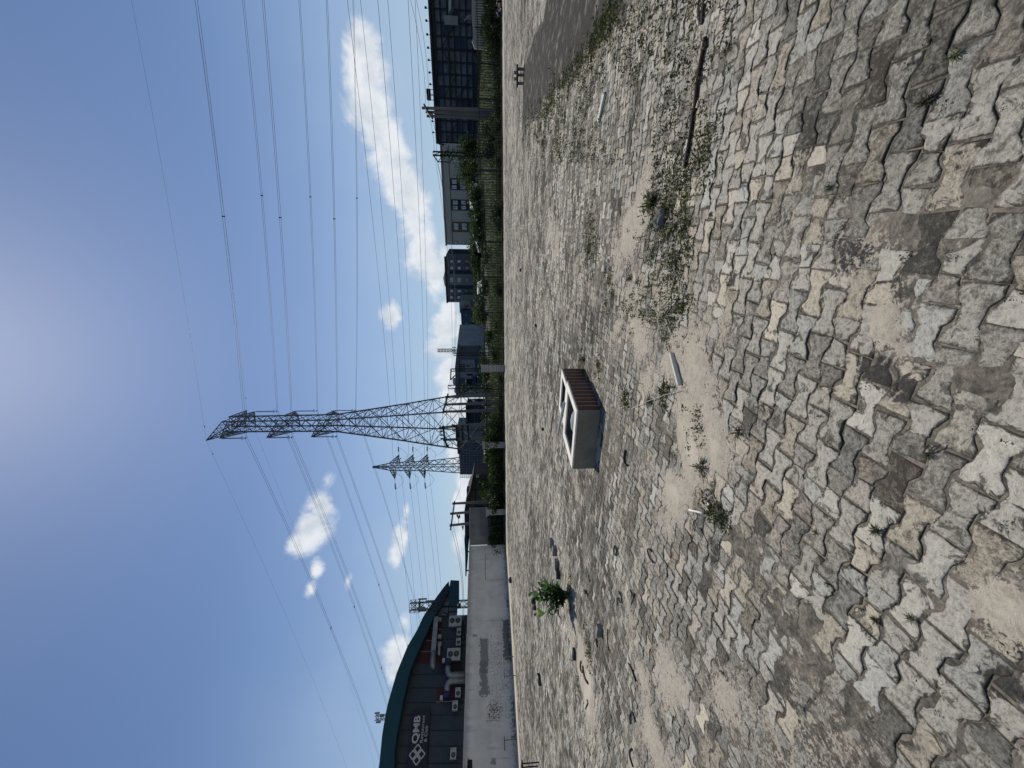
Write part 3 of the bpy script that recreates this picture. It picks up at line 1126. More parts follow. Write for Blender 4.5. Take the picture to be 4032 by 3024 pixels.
def elbow(px, py0, py1, top, bot, motor, label):
    (s, zt), (_, zb) = RP.px(top, px, -.55), RP.px(bot, px, -.55)
    (sm, zm) = RP.px(motor[0], motor[1], -.55)
    t = RP.thing('exhaust_duct', label, 'duct', s, zb, -.55, 'silver elbow ducts rising behind the white wall')
    r = .26
    dirx = 1 if sm > s else -1
    h = zt - zb
    pts = [(0, 0, 0), (0, 0, h - .42)] + [(dirx * .42 * (1 - math.cos(a)), 0, h - .42 + .42 * math.sin(a)) for a in np.linspace(.25, 1.57, 6)] + [(dirx * .75, 0, h)]
    m = MB()
    m.tube(pts, r, 14)
    m.build('elbow', GALV, t)
    for zz in (h * .25, h * .55, h - .42):
        MB().lathe([(r + .004, zz - .02), (r + .03, zz - .015), (r + .03, zz + .015), (r + .004, zz + .02)], k=14).build('flange', GALV, t)
    m = MB()
    m.box((dirx * 1.0, 0, h - .02), (.45, .5, .5))
    m.tube([(dirx * 1.05, -.29, h), (dirx * 1.05, -.36, h)], .2, 12)
    m.build('fan_motor', BLUE, t)
    m = MB()
    m.box((dirx * 1.15, -.02, h + .42), (.3, .3, .24))
    m.build('motor_cap', WHITEMETAL, t)


elbow(2661, 0, 0, 1762, 1850, (1762, 2628), 'silver elbow duct bending towards the cream window-less dark opening, nearest the twin-fan units')
elbow(2682, 0, 0, 1762, 1850, (1762, 2712), 'silver elbow duct bending away towards the signboard, beside the dark red panel')


def ac_unit(x0, y0, x1, y1, fans, label, grp):
    """outdoor unit given by its photograph box"""
    (sa, za), (sb, zb) = RP.px(x0, y1, -.5), RP.px(x1, y0, -.5)
    W_, H_ = sb - sa, za - zb
    t = RP.thing('air_conditioner', label, 'air conditioner', (sa + sb) / 2, zb, -.5, grp)
    m = MB()
    m.span((-W_ / 2, -.17, 0), (W_ / 2, .17, H_))
    m.build('casing', WHITEMETAL, t, bevel=.02)
    if fans == 1:
        spots = [(-W_ * .14, H_ * .48, min(W_, H_) * .36)]
    else:
        spots = [(0, H_ * .30, min(W_, H_ / 2) * .40), (0, H_ * .74, min(W_, H_ / 2) * .40)]
    for (cx, cz, r) in spots:
        m = MB()
        m.lathe([(r * .02, -.176), (r, -.176), (r, -.168)], (cx, 0, cz), 20, 'Y')
        for k in range(3):
            m.lathe([(r * (.35 + .25 * k), -.186), (r * (.39 + .25 * k), -.186), (r * (.39 + .25 * k), -.177)], (cx, 0, cz), 20, 'Y')
        g = m.build('fan_grille', GRILLE, t)
        m = MB()
        m.lathe([(.001, -.195), (r * .22, -.195), (r * .22, -.187)], (cx, 0, cz), 12, 'Y')
        m.build('hub', WHITEMETAL, g)
    if fans == 1:
        m = MB()
        for k in range(3):
            m.span((W_ * .30, -.178, H_ * (.55 + .12 * k)), (W_ * .44, -.171, H_ * (.60 + .12 * k)))
        m.build('vent_slot', GRILLE, t)
    m = MB()
    for sx_ in (-W_ * .35, W_ * .35):
        m.span((sx_ - .03, -.2, -.05), (sx_ + .03, .5, 0))
        m.bar((sx_, .45, -.4), (sx_, -.1, -.05), .03)
    m.build('bracket', BLACK, t)


gA, gB = 'twin-fan outdoor units on the restaurant wall', 'single-fan outdoor units on the restaurant wall'
ac_unit(1767, 2424, 1819, 2468, 2, 'twin-fan outdoor unit fixed at the roof\'s low end, over red panels', gA)
ac_unit(1759, 2552, 1814, 2603, 2, 'twin-fan outdoor unit fixed beside the dark opening with the blue motor', gA)
ac_unit(1798, 2473, 1816, 2503, 1, 'single-fan outdoor unit next to the twin-fan unit at the roof\'s low end', gB)
ac_unit(1795, 2513, 1815, 2543, 1, 'single-fan outdoor unit next to the twin-fan unit beside the dark opening', gB)
ac_unit(1792, 2708, 1815, 2747, 1, 'single-fan outdoor unit below the dark red panel beside a silver elbow duct', gB)
ac_unit(1780, 2759, 1804, 2800, 1, 'single-fan outdoor unit mounted higher, just past the dark red panel and near the signboard end', gB)
ac_unit(1772, 2944, 1798, 2992, 1, 'single-fan outdoor unit alone under the flower emblem of the signboard', gB)

# signboard
SIGNBLK = mat('sign_face', (.010, .010, .024), .45, .1, 2)
SIGNLET = mat('sign_letter', (.46, .45, .43), .6, .05, 2)
(sl_, zt), (sr_, zr) = RP.px(1604, 3024, -.25), RP.px(1628, 2797, -.25)
_, zbr = RP.px(1696, 2793, -.25)
t = RP.thing('signboard', 'long black restaurant signboard with pale lettering and four-square flower emblem', 'sign', sr_, zbr, -.12)
m = MB()
m.span((-(sr_ - sl_) - 1.4, -.16, 0), (0, 0, zr - zbr))
m.build('board', SIGNBLK, t, bevel=.01)


def text(body, px0, px1, name, parent, bold=.012, ox=0.0, oz=0.0, dyy=-.285):
    """lettering fitted between two photograph pixels (baseline start, cap-top end)"""
    (sa, za), (sb, _) = RP.px(*px0, dyy), RP.px(*px1, dyy)
    _, zb = RP.px(px1[0], px0[1], dyy)
    cu = bpy.data.curves.new(name, 'FONT')
    cu.body = body
    cu.extrude = .012
    cu.offset = bold
    cu.size = 1
    o = bpy.data.objects.new(name, cu)
    C.objects.link(o)
    bpy.context.view_layer.update()
    dg = bpy.context.evaluated_depsgraph_get()
    me = bpy.data.meshes.new_from_object(o.evaluated_get(dg))
    bpy.data.objects.remove(o)
    xs_ = [v.co.x for v in me.vertices]
    ys_ = [v.co.y for v in me.vertices]
    w_, h_ = max(xs_) - min(xs_), max(ys_) - min(ys_)
    kx, kz = (sb - sa) / w_, (zb - za) / h_
    mnx, mny = min(xs_), min(ys_)
    for v in me.vertices:
        v.co = ((v.co.x - mnx) * kx + sa - sr_, v.co.z - .175, (v.co.y - mny) * kz + za - zbr)
    me.materials.clear()
    me.materials.append(SIGNLET)
    ob = bpy.data.objects.new(name, me)
    C.objects.link(ob)
    ob.parent = parent
    return ob


text('QMB', (1650.5, 2926), (1620, 2820), 'lettering', t, .022)
text('Restaurant', (1664, 2924), (1653, 2818), 'lettering', t, -.004)
text('& Club', (1680, 2921), (1668.5, 2859), 'lettering', t, -.004)
(sc_, zc_) = RP.px(1642.5, 2971, -.285)
(_, ztop) = RP.px(1612, 2971, -.285)
rr_ = (ztop - zc_)
m = MB()
for k in range(4):
    a = k * math.pi / 2
    cx, cz = math.cos(a) * rr_ * .56, math.sin(a) * rr_ * .56
    ro_, ri_ = rr_ * .43, rr_ * .29

    def dia(r, sq):
        pts = []
        for i in range(4):
            b = i * math.pi / 2
            for e in (-.13, .13):
                pts.append((cx + math.cos(b) * r * 1.1 - math.sin(b) * r * e, cz + math.sin(b) * r * 1.1 + math.cos(b) * r * e))
        return pts
    po, pi_ = dia(ro_, 0), dia(ri_, 0)
    vs = [(x, -.176, z) for x, z in po] + [(x, -.176, z) for x, z in pi_] + [(x, -.162, z) for x, z in po] + [(x, -.162, z) for x, z in pi_]
    fs = []
    for i in range(8):
        j = (i + 1) % 8
        fs += [(i, j, 8 + j, 8 + i), (i, 16 + i, 16 + j, j), (8 + i, 8 + j, 24 + j, 24 + i)]
    m.add([(x + sc_ - sr_, y, z + zc_ - zbr) for x, y, z in vs], fs)
m.lathe([(rr_ * .10, -.176), (rr_ * .17, -.176), (rr_ * .17, -.163)], (sc_ - sr_, 0, zc_ - zbr), 4, 'Y')
m.build('emblem', SIGNLET, t)

# ================================================================ railings along the far side of the yard
fA, fB = G(1990, 2140), G(1975.5, 0)
FP = Plane.through(fA, fB)
PILLARS = [(2015, 1914, 1985, 22), (1752, 1900, 1979, 24), (1451, 1894, 1978, 26)]
ps = []
for (y, xt, xb, wd) in PILLARS:
    s, z = FP.px(xt, y)
    ps.append((s, z, wd / F * 29.7))
PMAT = mat('pillar_cement', (.33, .31, .275), .92, .14, 2.5, 0, .006, .2, .3, (.18, .17, .15), streak=True)
for (s, z, wd), lab in zip(ps, ('concrete gate pillar with flared cap, nearest the white wall', 'smooth pale concrete gate pillar between the two pylons', 'block-built concrete pillar in front of the grey shop building')):
    t = FP.thing('gate_pillar', lab, 'pillar', s, 0, 0, 'concrete pillars of the railings')
    m = MB()
    if 'block' in lab:
        k = 6
        for i in range(k):
            h0, h1 = z * i / k, z * (i + 1) / k - .008
            wv = wd if i < 4 else wd * 1.12
            m.span((-wv / 2, -.2, h0 - (.2 if i == 0 else 0)), (wv / 2, .2, h1))
    else:
        m.span((-wd / 2, -.2, -.2), (wd / 2, .2, z - .22))
    m.build('shaft', PMAT, t, bevel=.012)
    if 'block' not in lab:
        m = MB()
        if 'flared' in lab:
            m.add([(-wd / 2, -.2, z - .218), (wd / 2, -.2, z - .218), (wd / 2, .2, z - .218), (-wd / 2, .2, z - .218),
                   (-wd * .75, -.28, z), (wd * .6, -.28, z), (wd * .6, .28, z), (-wd * .75, .28, z)],
                  [(0, 3, 2, 1), (4, 5, 6, 7), (0, 1, 5, 4), (1, 2, 6, 5), (2, 3, 7, 6), (3, 0, 4, 7)])
        else:
            m.span((-wd / 2 - .03, -.23, z - .218), (wd / 2 + .03, .23, z))
        m.build('cap', PMAT, t, bevel=.01)


def fence_top(s):
    return 1.28 + (2.06 - 1.28) * (s - 0) / (FP.px(1975, 0)[0])


def railing(s0, s1, label, gap=.175):
    t = FP.thing('metal_railing', label, 'fence', s0, 0, 0, 'black railings along the far side of the yard')
    m = MB()
    k = int((s1 - s0) / gap)
    for i in range(k + 1):
        a = i * gap
        h = fence_top(s0 + a) + random.uniform(-.015, .015)
        if random.random() < .03:
            continue
        m.bar((a, 0, .12), (a + random.uniform(-.012, .012), 0, h), .034, .03)
    m.build('pickets', BLACK, t)
    for zf in (.24, .90):
        m = MB()
        m.bar((0, .02, .06 + fence_top(s0) * zf), (s1 - s0, .02, .06 + fence_top(s1) * zf), .035, .055)
        m.build('rail', BLACK, t)
    a = 1.3
    while a < s1 - s0 - .3:
        m = MB()
        m.bar((a, .0, -.1), (a, 0, fence_top(s0 + a) + .05), .075)
        m.build('post', BLACK, t)
        a += 2.72
    return t


railing(.1, ps[0][0] - ps[0][2] / 2, 'short ivy-grown black railings between the white wall\'s end and the flared pillar')
railing(ps[0][0] + ps[0][2] / 2, ps[1][0] - ps[1][2] / 2, 'ivy-grown black railings between the flared pillar and the smooth pillar')
railing(ps[1][0] + ps[1][2] / 2, ps[2][0] - ps[2][2] / 2, 'black railings in front of the tall pylon, between the smooth and the block-built pillars')
s_end = FP.px(1975, 0)[0] + 7
railing(ps[2][0] + ps[2][2] / 2, s_end, 'longest black railings, running from the block-built pillar past the beige block to the navy shed', .2)
# dark strip added in place of vegetation shadow under the railings
t = FP.thing('fence_shade', 'low dark strip standing in for plant shadow under the black railings', 'shade_strip', .1)
m = MB()
m.span((0, -.09, -.3), (s_end, .09, .13))
m.build('shade_strip', mat('shade_tone', (.06, .06, .05), .95, .4, 2, 0, .02), t)

# ================================================================ buildings beyond
BEIGE = mat('beige_render', (.37, .345, .31), .9, .08, .4, 0, 0, .2, .15, (.18, .17, .155))
BEIGE2 = mat('grey_band', (.17, .16, .15), .9, .1, .5)
BROWN = mat('ochre_spandrel', (.13, .085, .035), .8, .25, .8)
SLATE = mat('dark_grey_render', (.095, .108, .128), .9, .15, .5, 0, 0, .2, .3, (.03, .032, .036))
SLATE2 = mat('mid_grey_render', (.16, .165, .17), .9, .12, .5)
NAVY = mat('navy_sheet', (.036, .056, .098), .8, .2, .5)
NAVYD = mat('dark_sheet', (.014, .026, .044), .7, .15, .5)
FRAME = mat('scaffold_steel', (.012, .015, .02), .7, .2, 1)
GREYB = mat('grey_plaster', (.22, .24, .27), .9, .18, .6, 0, 0, .2, .4, (.09, .095, .10))
GREYB2 = mat('light_plaster', (.22, .215, .205), .9, .15, .6)
SHUT = mat('shutter', (.10, .115, .13), .7, .2, 1)
BLUESIGN = mat('blue_shop_front', (.012, .05, .17), .6, .2, 1.5)
ROOFD = mat('dark_roofing', (.025, .027, .03), .85, .25, 1)
BROWNW = mat('brown_boarding', (.075, .056, .052), .85, .3, 1.2, streak=True)
AWN = mat('pale_green_awning', (.30, .38, .33), .6, .1, 2)


def window(pl, bld, x0, y0, x1, y1, glass=GLASS, frame=SEAM, bars=1, name='window', base=(0, 0), dy=-.12):
    (sa, za), (sb, zb) = pl.px(x0, y1, dy), pl.px(x1, y0, dy)
    sa, sb, zb, za = sa - base[0], sb - base[0], zb - base[1], za - base[1]
    fw = .07
    m = MB()
    m.span((sa, dy, zb), (sb, dy + .04, zb + fw))
    m.span((sa, dy, za - fw), (sb, dy + .04, za))
    m.span((sa, dy, zb + fw), (sa + fw, dy + .04, za - fw))
    m.span((sb - fw, dy, zb + fw), (sb, dy + .04, za - fw))
    for k in range(bars):
        xx = sa + (sb - sa) * (k + 1) / (bars + 1)
        m.span((xx - fw / 2, dy, zb + fw), (xx + fw / 2, dy + .035, za - fw))
    f = m.build(name, frame, bld)
    m = MB()
    m.span((sa + fw, dy + .042, zb + fw), (sb - fw, dy + .046, za - fw))
    m.build('pane', glass, f)


def slab_px(pl, pts, y0, y1, name, m_, parent, dy=0.0):
    m = MB()
    m.prism([pl.px(*p, dy) for p in pts], y0, y1)
    return m.build(name, m_, parent)


# --- steel-framed navy building at the far end
d1, d2 = P(1880, 0, 45), P(1880, 566, 52)
NP = Plane.through(d2, d1)
tl = NP.px(1725, 566)
tr = NP.px(1694, 0)
W1 = tr[0] + 9
t = NP.thing('framed_shed', 'tall dark navy shed behind a steel lattice with small lamps along its flat roof edge', 'building', 0, 0)
m = MB()
zl, zr = tl[1], tl[1] + (tr[1] - tl[1]) * W1 / tr[0]
m.prism([(0, 0), (W1, 0), (W1, zr), (0, zl)], .5, 9)
m.build('wall', NAVY, t)
m = MB()
m.prism([(-.15, zl), (W1, zr), (W1, zr + .25), (-.15, zl + .25)], -.3, 9.2)
m.build('roof_edge', ROOFD, t)
m = MB()
nx = int(W1 / 1.15)
for i in range(nx + 1):
    x = i * W1 / nx
    m.bar((x, .1, .3), (x, .1, zl + (zr - zl) * x / W1), .17 if i % 4 == 0 else .085)
for i in range(9):
    z = 1.2 + i * .72
    m.bar((0, 0, min(z, zl - .1)), (W1, 0, min(z, zl - .1) + (.0 if i < 7 else .2)), .11 if i % 3 else .18)
for i in range(0, nx - 1, 2):
    x0, x1 = i * W1 / nx, (i + 2) * W1 / nx
    for (za, zb) in ((.8, 2.7), (2.7, 4.6), (4.6, 6.4)):
        if random.random() < .75:
            m.bar((x0, .05, za), (x1, .05, zb), .08) if (i // 2) % 2 else m.bar((x0, .05, zb), (x1, .05, za), .08)
m.build('steel_lattice', FRAME, t)
INFILL = mat('grey_infill', (.12, .135, .16), .9, .4, .9)
for j in range(8):
    m = MB()
    for i in range(nx):
        if random.random() < .72:
            x0, x1 = i * W1 / nx + .12, (i + 1) * W1 / nx - .12
            z = 1.3 + j * .72
            m.span((x0, .42, z), (x1, .46, z + .6))
    m.span((.1, .465, 1.3 + j * .72), (W1 - .1, .48, 1.34 + j * .72))
    m.build('panel_row', INFILL, t)
(a, za), (b, zb) = NP.px(1750, 97, -.2), NP.px(1802, 63, -.2)
m = MB()
m.span((a, -.22, zb), (b, -.18, za))
m.build('light_panel', GREYB2, t)
aw = [NP.px(x, y, -1.6) for x, y in ((1766, -60), (1767, 54), (1776, 36), (1776, -60))]
m = MB()
m.prism(aw, -1.7, -1.62)
m.build('awning', AWN, t)
m = MB()
m.prism([NP.px(x, y, -1.0) for x, y in ((1767, 54), (1777, 38), (1786, 50), (1787, 18))], -1.0, -.9)
m.build('awning_end', mat('awning_underside', (.05, .085, .08), .7, .1, 2), t)
for i, y in enumerate((33, 84, 138, 190, 238, 287, 333, 478, 522)):
    s, _ = NP.px(1700, y)
    z = zl + (zr - zl) * s / W1 + .25
    l = NP.thing('floodlight', f'small dark floodlight on the roof edge of the navy shed, number {i + 1} counted from its tank-less far end', 'lamp', s, z, 0, 'floodlights along the navy roof edge')
    m = MB()
    m.bar((0, 0, 0), (0, -.02, .22), .04)
    m.build('stem', BLACK, l)
    m = MB()
    m.box((.02, -.06, .32), (.2, .16, .22), tilt=Matrix.Rotation(.5, 4, 'X'))
    m.build('head', BLACK, l)
    lab = ('beside the water tanks, nearest the pale-green awning side', )
FL = [o for o in C.objects if o.name.startswith('floodlight')]
for o, w_ in zip(FL, ('above the pale green awning', 'just past the light square panel', 'second past the light square panel', 'third past the light square panel', 'fourth past the light square panel',
                      'fifth past the light square panel', 'closest to the twin water tanks', 'just beyond the three concrete poles', 'nearest the beige block corner')):
    o['label'] = 'small dark floodlight on the navy roof edge, ' + w_
for i, (y0, y1) in enumerate(((351, 372), (374, 395))):
    (sa, za), (sb, zb) = NP.px(1680 + 2 * i, y1, 1.0), NP.px(1702, y0, 1.0)
    zb2 = zl + (zr - zl) * sa / W1 + .25
    l = NP.thing('water_tank', ('square black water tank on a stand above the navy roof, nearer the pale green awning', 'square black water tank on a stand above the navy roof, nearer the concrete poles')[i], 'water tank', (sa + sb) / 2, zb2, 1.0, 'twin water tanks on the navy roof')
    m = MB()
    m.span((-(sb - sa) / 2, -.35, .45), ((sb - sa) / 2, .35, za - zb2))
    m.build('tank', BLACK, l, bevel=.05)
    for sx_ in (-1, 1):
        m = MB()
        m.bar((sx_ * (sb - sa) * .4, 0, 0), (sx_ * (sb - sa) * .4, 0, .45), .07)
        m.build('leg', BLACK, l)
# low yard wall with a tilted sheet before it
L1, L2 = P(1872, -40, 41), P(1880, 210, 43)
LP = Plane.through(L2, L1)
t = LP.thing('yard_wall', 'low pale wall with a broken top below the navy shed', 'wall')
pts = [LP.px(*p) for p in ((1868, 190), (1864, 178), (1858, 160), (1862, 150), (1861, 100), (1857, 60), (1857, 0), (1857, -40))]
m = MB()
m.prism([(pts[0][0], .3)] + pts + [(pts[-1][0], .3)], 0, .3)
m.build('wall', mat('beige_blockwork', (.34, .31, .26), .95, .2, 1, 0, .02), t)  # beige block colour over the whole wall
t = LP.thing('leaning_sheet', 'tilted lattice sheet leaning on the low wall under the navy shed', 'sheet', *LP.px(1857, 58, .4), .4)
m = MB()
p0 = LP.px(1857, 58, .4)
for (xa, ya) in ((1828, 80), (1834, 68), (1842, 62)):
    p1 = LP.px(xa, ya, .4)
    m.bar((0, 0, 0), (p1[0] - p0[0], 0, p1[1] - p0[1]), .07)
p1, p2 = LP.px(1828, 78, .4), LP.px(1856, 72, .4)
m.bar((p1[0] - p0[0], 0, p1[1] - p0[1]), (p2[0] - p0[0], 0, p2[1] - p0[1]), .05)
m.build('sheet', GREYB2, t)

# --- beige three-storey block
b1, b2 = P(1880, 560, 84), P(1880, 966, 95)
BP = Plane.through(b2, b1)
tl, tr = BP.px(1759, 965), BP.px(1741, 560)
t = BP.thing('beige_block', 'beige three-storey block with dark window bays and ochre panels', 'building')
m = MB()
m.prism([(0, 0), (tr[0] + 4, 0), (tr[0] + 4, tr[1] + .2), (0, tl[1])], 0, 14)
m.build('wall', BEIGE, t)
m = MB()
m.prism([(-.2, tl[1]), (tr[0] + 4, tr[1] + .2), (tr[0] + 4, tr[1] + .5), (-.2, tl[1] + .3)], -.3, 14)
m.build('roof_edge', BEIGE2, t)
(_, zf) = BP.px(1775, 800)
m = MB()
m.span((0, -.12, zf - .1), (tr[0] + 4, -.01, zf + .1))
m.build('cornice', BEIGE2, t)
for (ya, yb, x0, x1, rows, spm, nb) in ((704, 748, 1771, 1864, ((1778, 1799), (1811, 1831), (1845, 1863)), mat('bay_shade', (.035, .032, .03), .9, .3, .7), 3), (787, 828, 1774, 1868, ((1782, 1803), (1815, 1836), (1848, 1867)), None, 3), (874, 913, 1777, 1870, ((1786, 1806), (1818, 1838), (1850, 1868)), BROWN, 1)):
    spm = spm or bpy.data.materials['bay_shade']
    (sa, za), (sb, zb) = BP.px(x0, yb), BP.px(x1, ya)
    m = MB()
    m.span((sa, -.03, zb), (sb, -.005, za))
    m.build('window_bay', spm, t)
    for (r0, r1) in rows:
        if nb == 1:
            window(BP, t, r0, ya + 4, r1, yb - 6, GLASS, SEAM, 1)
        else:
            ym = (ya + yb) / 2
            window(BP, t, r0, ya + 2, r1, ym - 1, DGLASS if random.random() < .3 else GLASS, SEAM, 1)
            window(BP, t, r0, ym + 2, r1, yb - 2, GLASS, SEAM, 1)
for (r0, r1) in ((1787, 1803), (1820, 1834), (1851, 1865)):
    window(BP, t, r0, 950, r1, 961, GLASS, SEAM, 0)

# --- dark four-storey block
c1, c2 = P(1880, 981, 112), P(1880, 1190, 116)
CP = Plane.through(c2, c1)
pk = [CP.px(*p) for p in ((1763, 1190), (1754, 1010), (1759, 996), (1766, 985), (1770, 981))]
t = CP.thing('dark_block', 'dark grey four-storey block with chamfered roof corner and pale small windows', 'building')
m = MB()
m.prism([(0, 0)] + pk + [(pk[-1][0], 0)], 0, 12)
m.build('wall', SLATE, t)
m = MB()
a0, a1 = pk[0], pk[1]
m.prism([(a0[0] - .2, a0[1]), (a1[0], a1[1]), (a1[0], a1[1] + .35), (a0[0] - .2, a0[1] + .35)], -.5, 12)
m.build('roof_edge', ROOFD, t)
for ya, yb in ((1066, 1080), (1123, 1136), (982, 998)):
    (sa, za), (sb, zb) = CP.px(1768, yb), CP.px(1900, ya)
    m = MB()
    m.span((sa, -.06, 1.2), (sb, -.01, za))
    m.build('dark_bay', NAVYD, t)
(sa, za), (sb, zb) = CP.px(1775, 1123), CP.px(1884, 1080)
m = MB()
m.span((sa + .05, -.12, zb), (sb - .05, -.01, za))
m.build('centre_bay', SLATE2, t)
rows = ((1772, 1785), (1800, 1815), (1831, 1846), (1860, 1876))
for (ya, yb, d) in ((1023, 1035, 0), (1049, 1062, 0), (1092, 1113, -.14), (1140, 1152, 0), (1165, 1177, 0)):
    for i, (r0, r1) in enumerate(rows):
        window(CP, t, r0, ya, r1, yb, DGLASS if i > 1 else GLASS, SEAM, 0 if d == 0 else 1, dy=-.12 + d)
t = empty('dome_roof', 'pale yellowish shallow roof showing just above the dark four-storey block', 'building', P(1765, 1095, 150))
t.location.z = .5
m = MB()
hh = P(1745, 1095, 150).z - .5
ww = 110 / F * 150 / 2
m.prism([(-ww, 0), (ww, 0), (ww, hh * .86), (ww * .5, hh * .96), (0, hh), (-ww * .5, hh * .97), (-ww, hh * .86)], 0, 10)
m.build('roof', mat('cream_roof', (.5, .43, .32), .8, .08, .3), t)

# --- white kiosk block and dark warehouse
k1, k2 = P(1880, 1186, 93), P(1880, 1232, 94)
KP = Plane.through(k2, k1)
t = KP.thing('pale_annex', 'small pale two-storey annex with dark windows beside the dark warehouse', 'building')
slab_px(KP, ((1810, 1230), (1808, 1180), (1905, 1180), (1905, 1230)), 0, 8, 'wall', SHUT, t)
slab_px(KP, ((1812, 1233), (1811, 1183), (1850, 1183), (1855, 1206), (1855, 1233)), -.25, -.01, 'upper_front', GREYB2, t)
window(KP, t, 1828, 1200, 1846, 1207, DGLASS, SEAM, 0, dy=-.32)
window(KP, t, 1830, 1212, 1840, 1219, DGLASS, SEAM, 0, dy=-.32)
slab_px(KP, ((1867, 1202), (1867, 1184), (1887, 1184), (1887, 1202)), -.25, -.01, 'lower_front', GREYB2, t)
w1, w2 = P(1880, 1224, 92), P(1880, 1349, 96)
QP = Plane.through(w2, w1)
t = QP.thing('dark_warehouse', 'almost black warehouse with plain upper sheeting and tiny pale vents', 'building')
slab_px(QP, ((1822, 1348), (1815, 1224), (1905, 1224), (1905, 1348)), 0, 15, 'wall', NAVYD, t)
slab_px(QP, ((1821, 1349), (1814, 1223), (1856, 1223), (1860, 1349)), -.3, -.01, 'upper_sheeting', NAVY, t)
for (x, y, h_) in ((1833, 1271, 8), (1833, 1283, 10), (1834, 1292, 10), (1856, 1281, 5), (1857, 1292, 5), (1832, 1239, 6)):
    slab_px(QP, ((x, y + 2), (x, y - 2), (x + h_, y - 2), (x + h_, y + 2)), -.33, -.305, 'vent', GREYB2, t)
t = QP.thing('sheet_kiosk', 'small grey sheet kiosk with a white board at the warehouse end', 'kiosk', *QP.px(1905, 1357, -4), -4)
k0 = QP.px(1905, 1357, -4)
for (x0, x1, y0, y1, mm, nm, d) in ((1872, 1893, 1333, 1357, GREYB, 'wall', 0), (1846, 1856, 1347, 1360, mat('white_board', (.75, .74, .72), .8, .05, 2), 'board', -.2), (1858, 1895, 1345, 1360, BROWNW, 'side', .3)):
    q0, q1 = QP.px(x0, y1, -4), QP.px(x1, y0, -4)
    m = MB()
    m.span((q0[0] - k0[0], d, q1[1] - k0[1]), (q1[0] - k0[0], d + .25, q0[1] - k0[1]))
    m.build(nm, mm, t)

# --- grey shop building behind the tall pylon
s1_, s2_ = P(1880, 1357, 72), P(1880, 1562, 78)
SP = Plane.through(s2_, s1_)
t = SP.thing('shop_building', 'grey two-storey shop building with shutters, blue shop fronts and a flat eaves band', 'building')
slab_px(SP, ((1797, 1562), (1795, 1440), (1800, 1362), (1910, 1360), (1910, 1562)), 0, 10, 'wall', GREYB, t)
slab_px(SP, ((1796, 1563), (1792, 1440), (1801, 1358), (1803, 1352), (1812, 1360), (1808, 1440), (1808, 1563)), -.6, -.02, 'eaves', SLATE, t)
slab_px(SP, ((1815, 1415), (1815, 1360), (1893, 1360), (1893, 1415)), -.12, -.01, 'end_wall', SLATE, t)
for (x0, y0, x1, y1) in ((1808, 1434, 1829, 1464), (1808, 1490, 1829, 1518), (1808, 1538, 1830, 1558), (1838, 1473, 1860, 1480)):
    window(SP, t, x0, y0, x1, y1, SHUT, SEAM, 2, dy=-.1)
window(SP, t, 1817, 1373, 1831, 1378, GLASS, SEAM, 0, dy=-.2)
for (x0, y0, x1, y1, mm, nm, dd) in ((1836, 1434, 1859, 1457, GREYB2, 'notice_board', -.16), (1837, 1436, 1848, 1441, DGLASS, 'air_con', -.3), (1871, 1432, 1890, 1463, BLUESIGN, 'blue_front', -.2), (1869, 1416, 1886, 1427, BLUESIGN, 'blue_front', -.2),
                                    (1861, 1474, 1873, 1512, BLUESIGN, 'blue_canopy', -.9), (1873, 1474, 1908, 1508, NAVYD, 'shop_opening', -.14), (1836, 1478, 1860, 1488, GREYB2, 'poster', -.15),
                                    (1838, 1492, 1862, 1516, SEAM, 'balcony_opening', -.13), (1833, 1490, 1836, 1518, GREYB2, 'balcony_rail', -.4)):
    slab_px(SP, ((x0, y1), (x0, y0), (x1, y0), (x1, y1)), dd, dd + .12, nm, mm, t)
# roof water tanks on it
for (x0, x1, y0, y1, lb) in ((1783, 1795, 1496, 1516, 'wide grey roof tank on the shop building, in front of leaning roof poles'), (1789, 1797, 1534, 1548, 'small grey roof block on the shop building beside the tall pylon')):
    q0, q1 = SP.px(x0, y1, 3), SP.px(x1, y0, 3)
    l = SP.thing('roof_tank', lb, 'tank', q0[0], q1[1], 3)
    m = MB()
    m.span((0, 0, 0), (q1[0] - q0[0], .9, q0[1] - q1[1] - .08))
    m.build('tank', GREYB2, l, bevel=.06)
    m = MB()
    m.span((.15, .15, q0[1] - q1[1] - .078), (q1[0] - q0[0] - .15, .75, q0[1] - q1[1]))
    m.build('lid', GREYB, l)
# long lean-to poles on that roof
for (xa, ya, xb, yb, nm, lb) in ((1776, 1452, 1774, 1494, 'roof_beam', 'dark roof beam lying along the posts above the shop building'), (1774, 1496, 1792, 1478, 'roof_beam', 'dark slanting strut under the roof beam above the shop building')):
    p, q_ = P(xa, ya, 73), P(xb, yb, 73)
    m = MB()
    m.bar(Vector((0, 0, 0)), q_ - p, .35, .2)
    tag(m.build(nm, ROOFD, None, p), lb, 'beam')

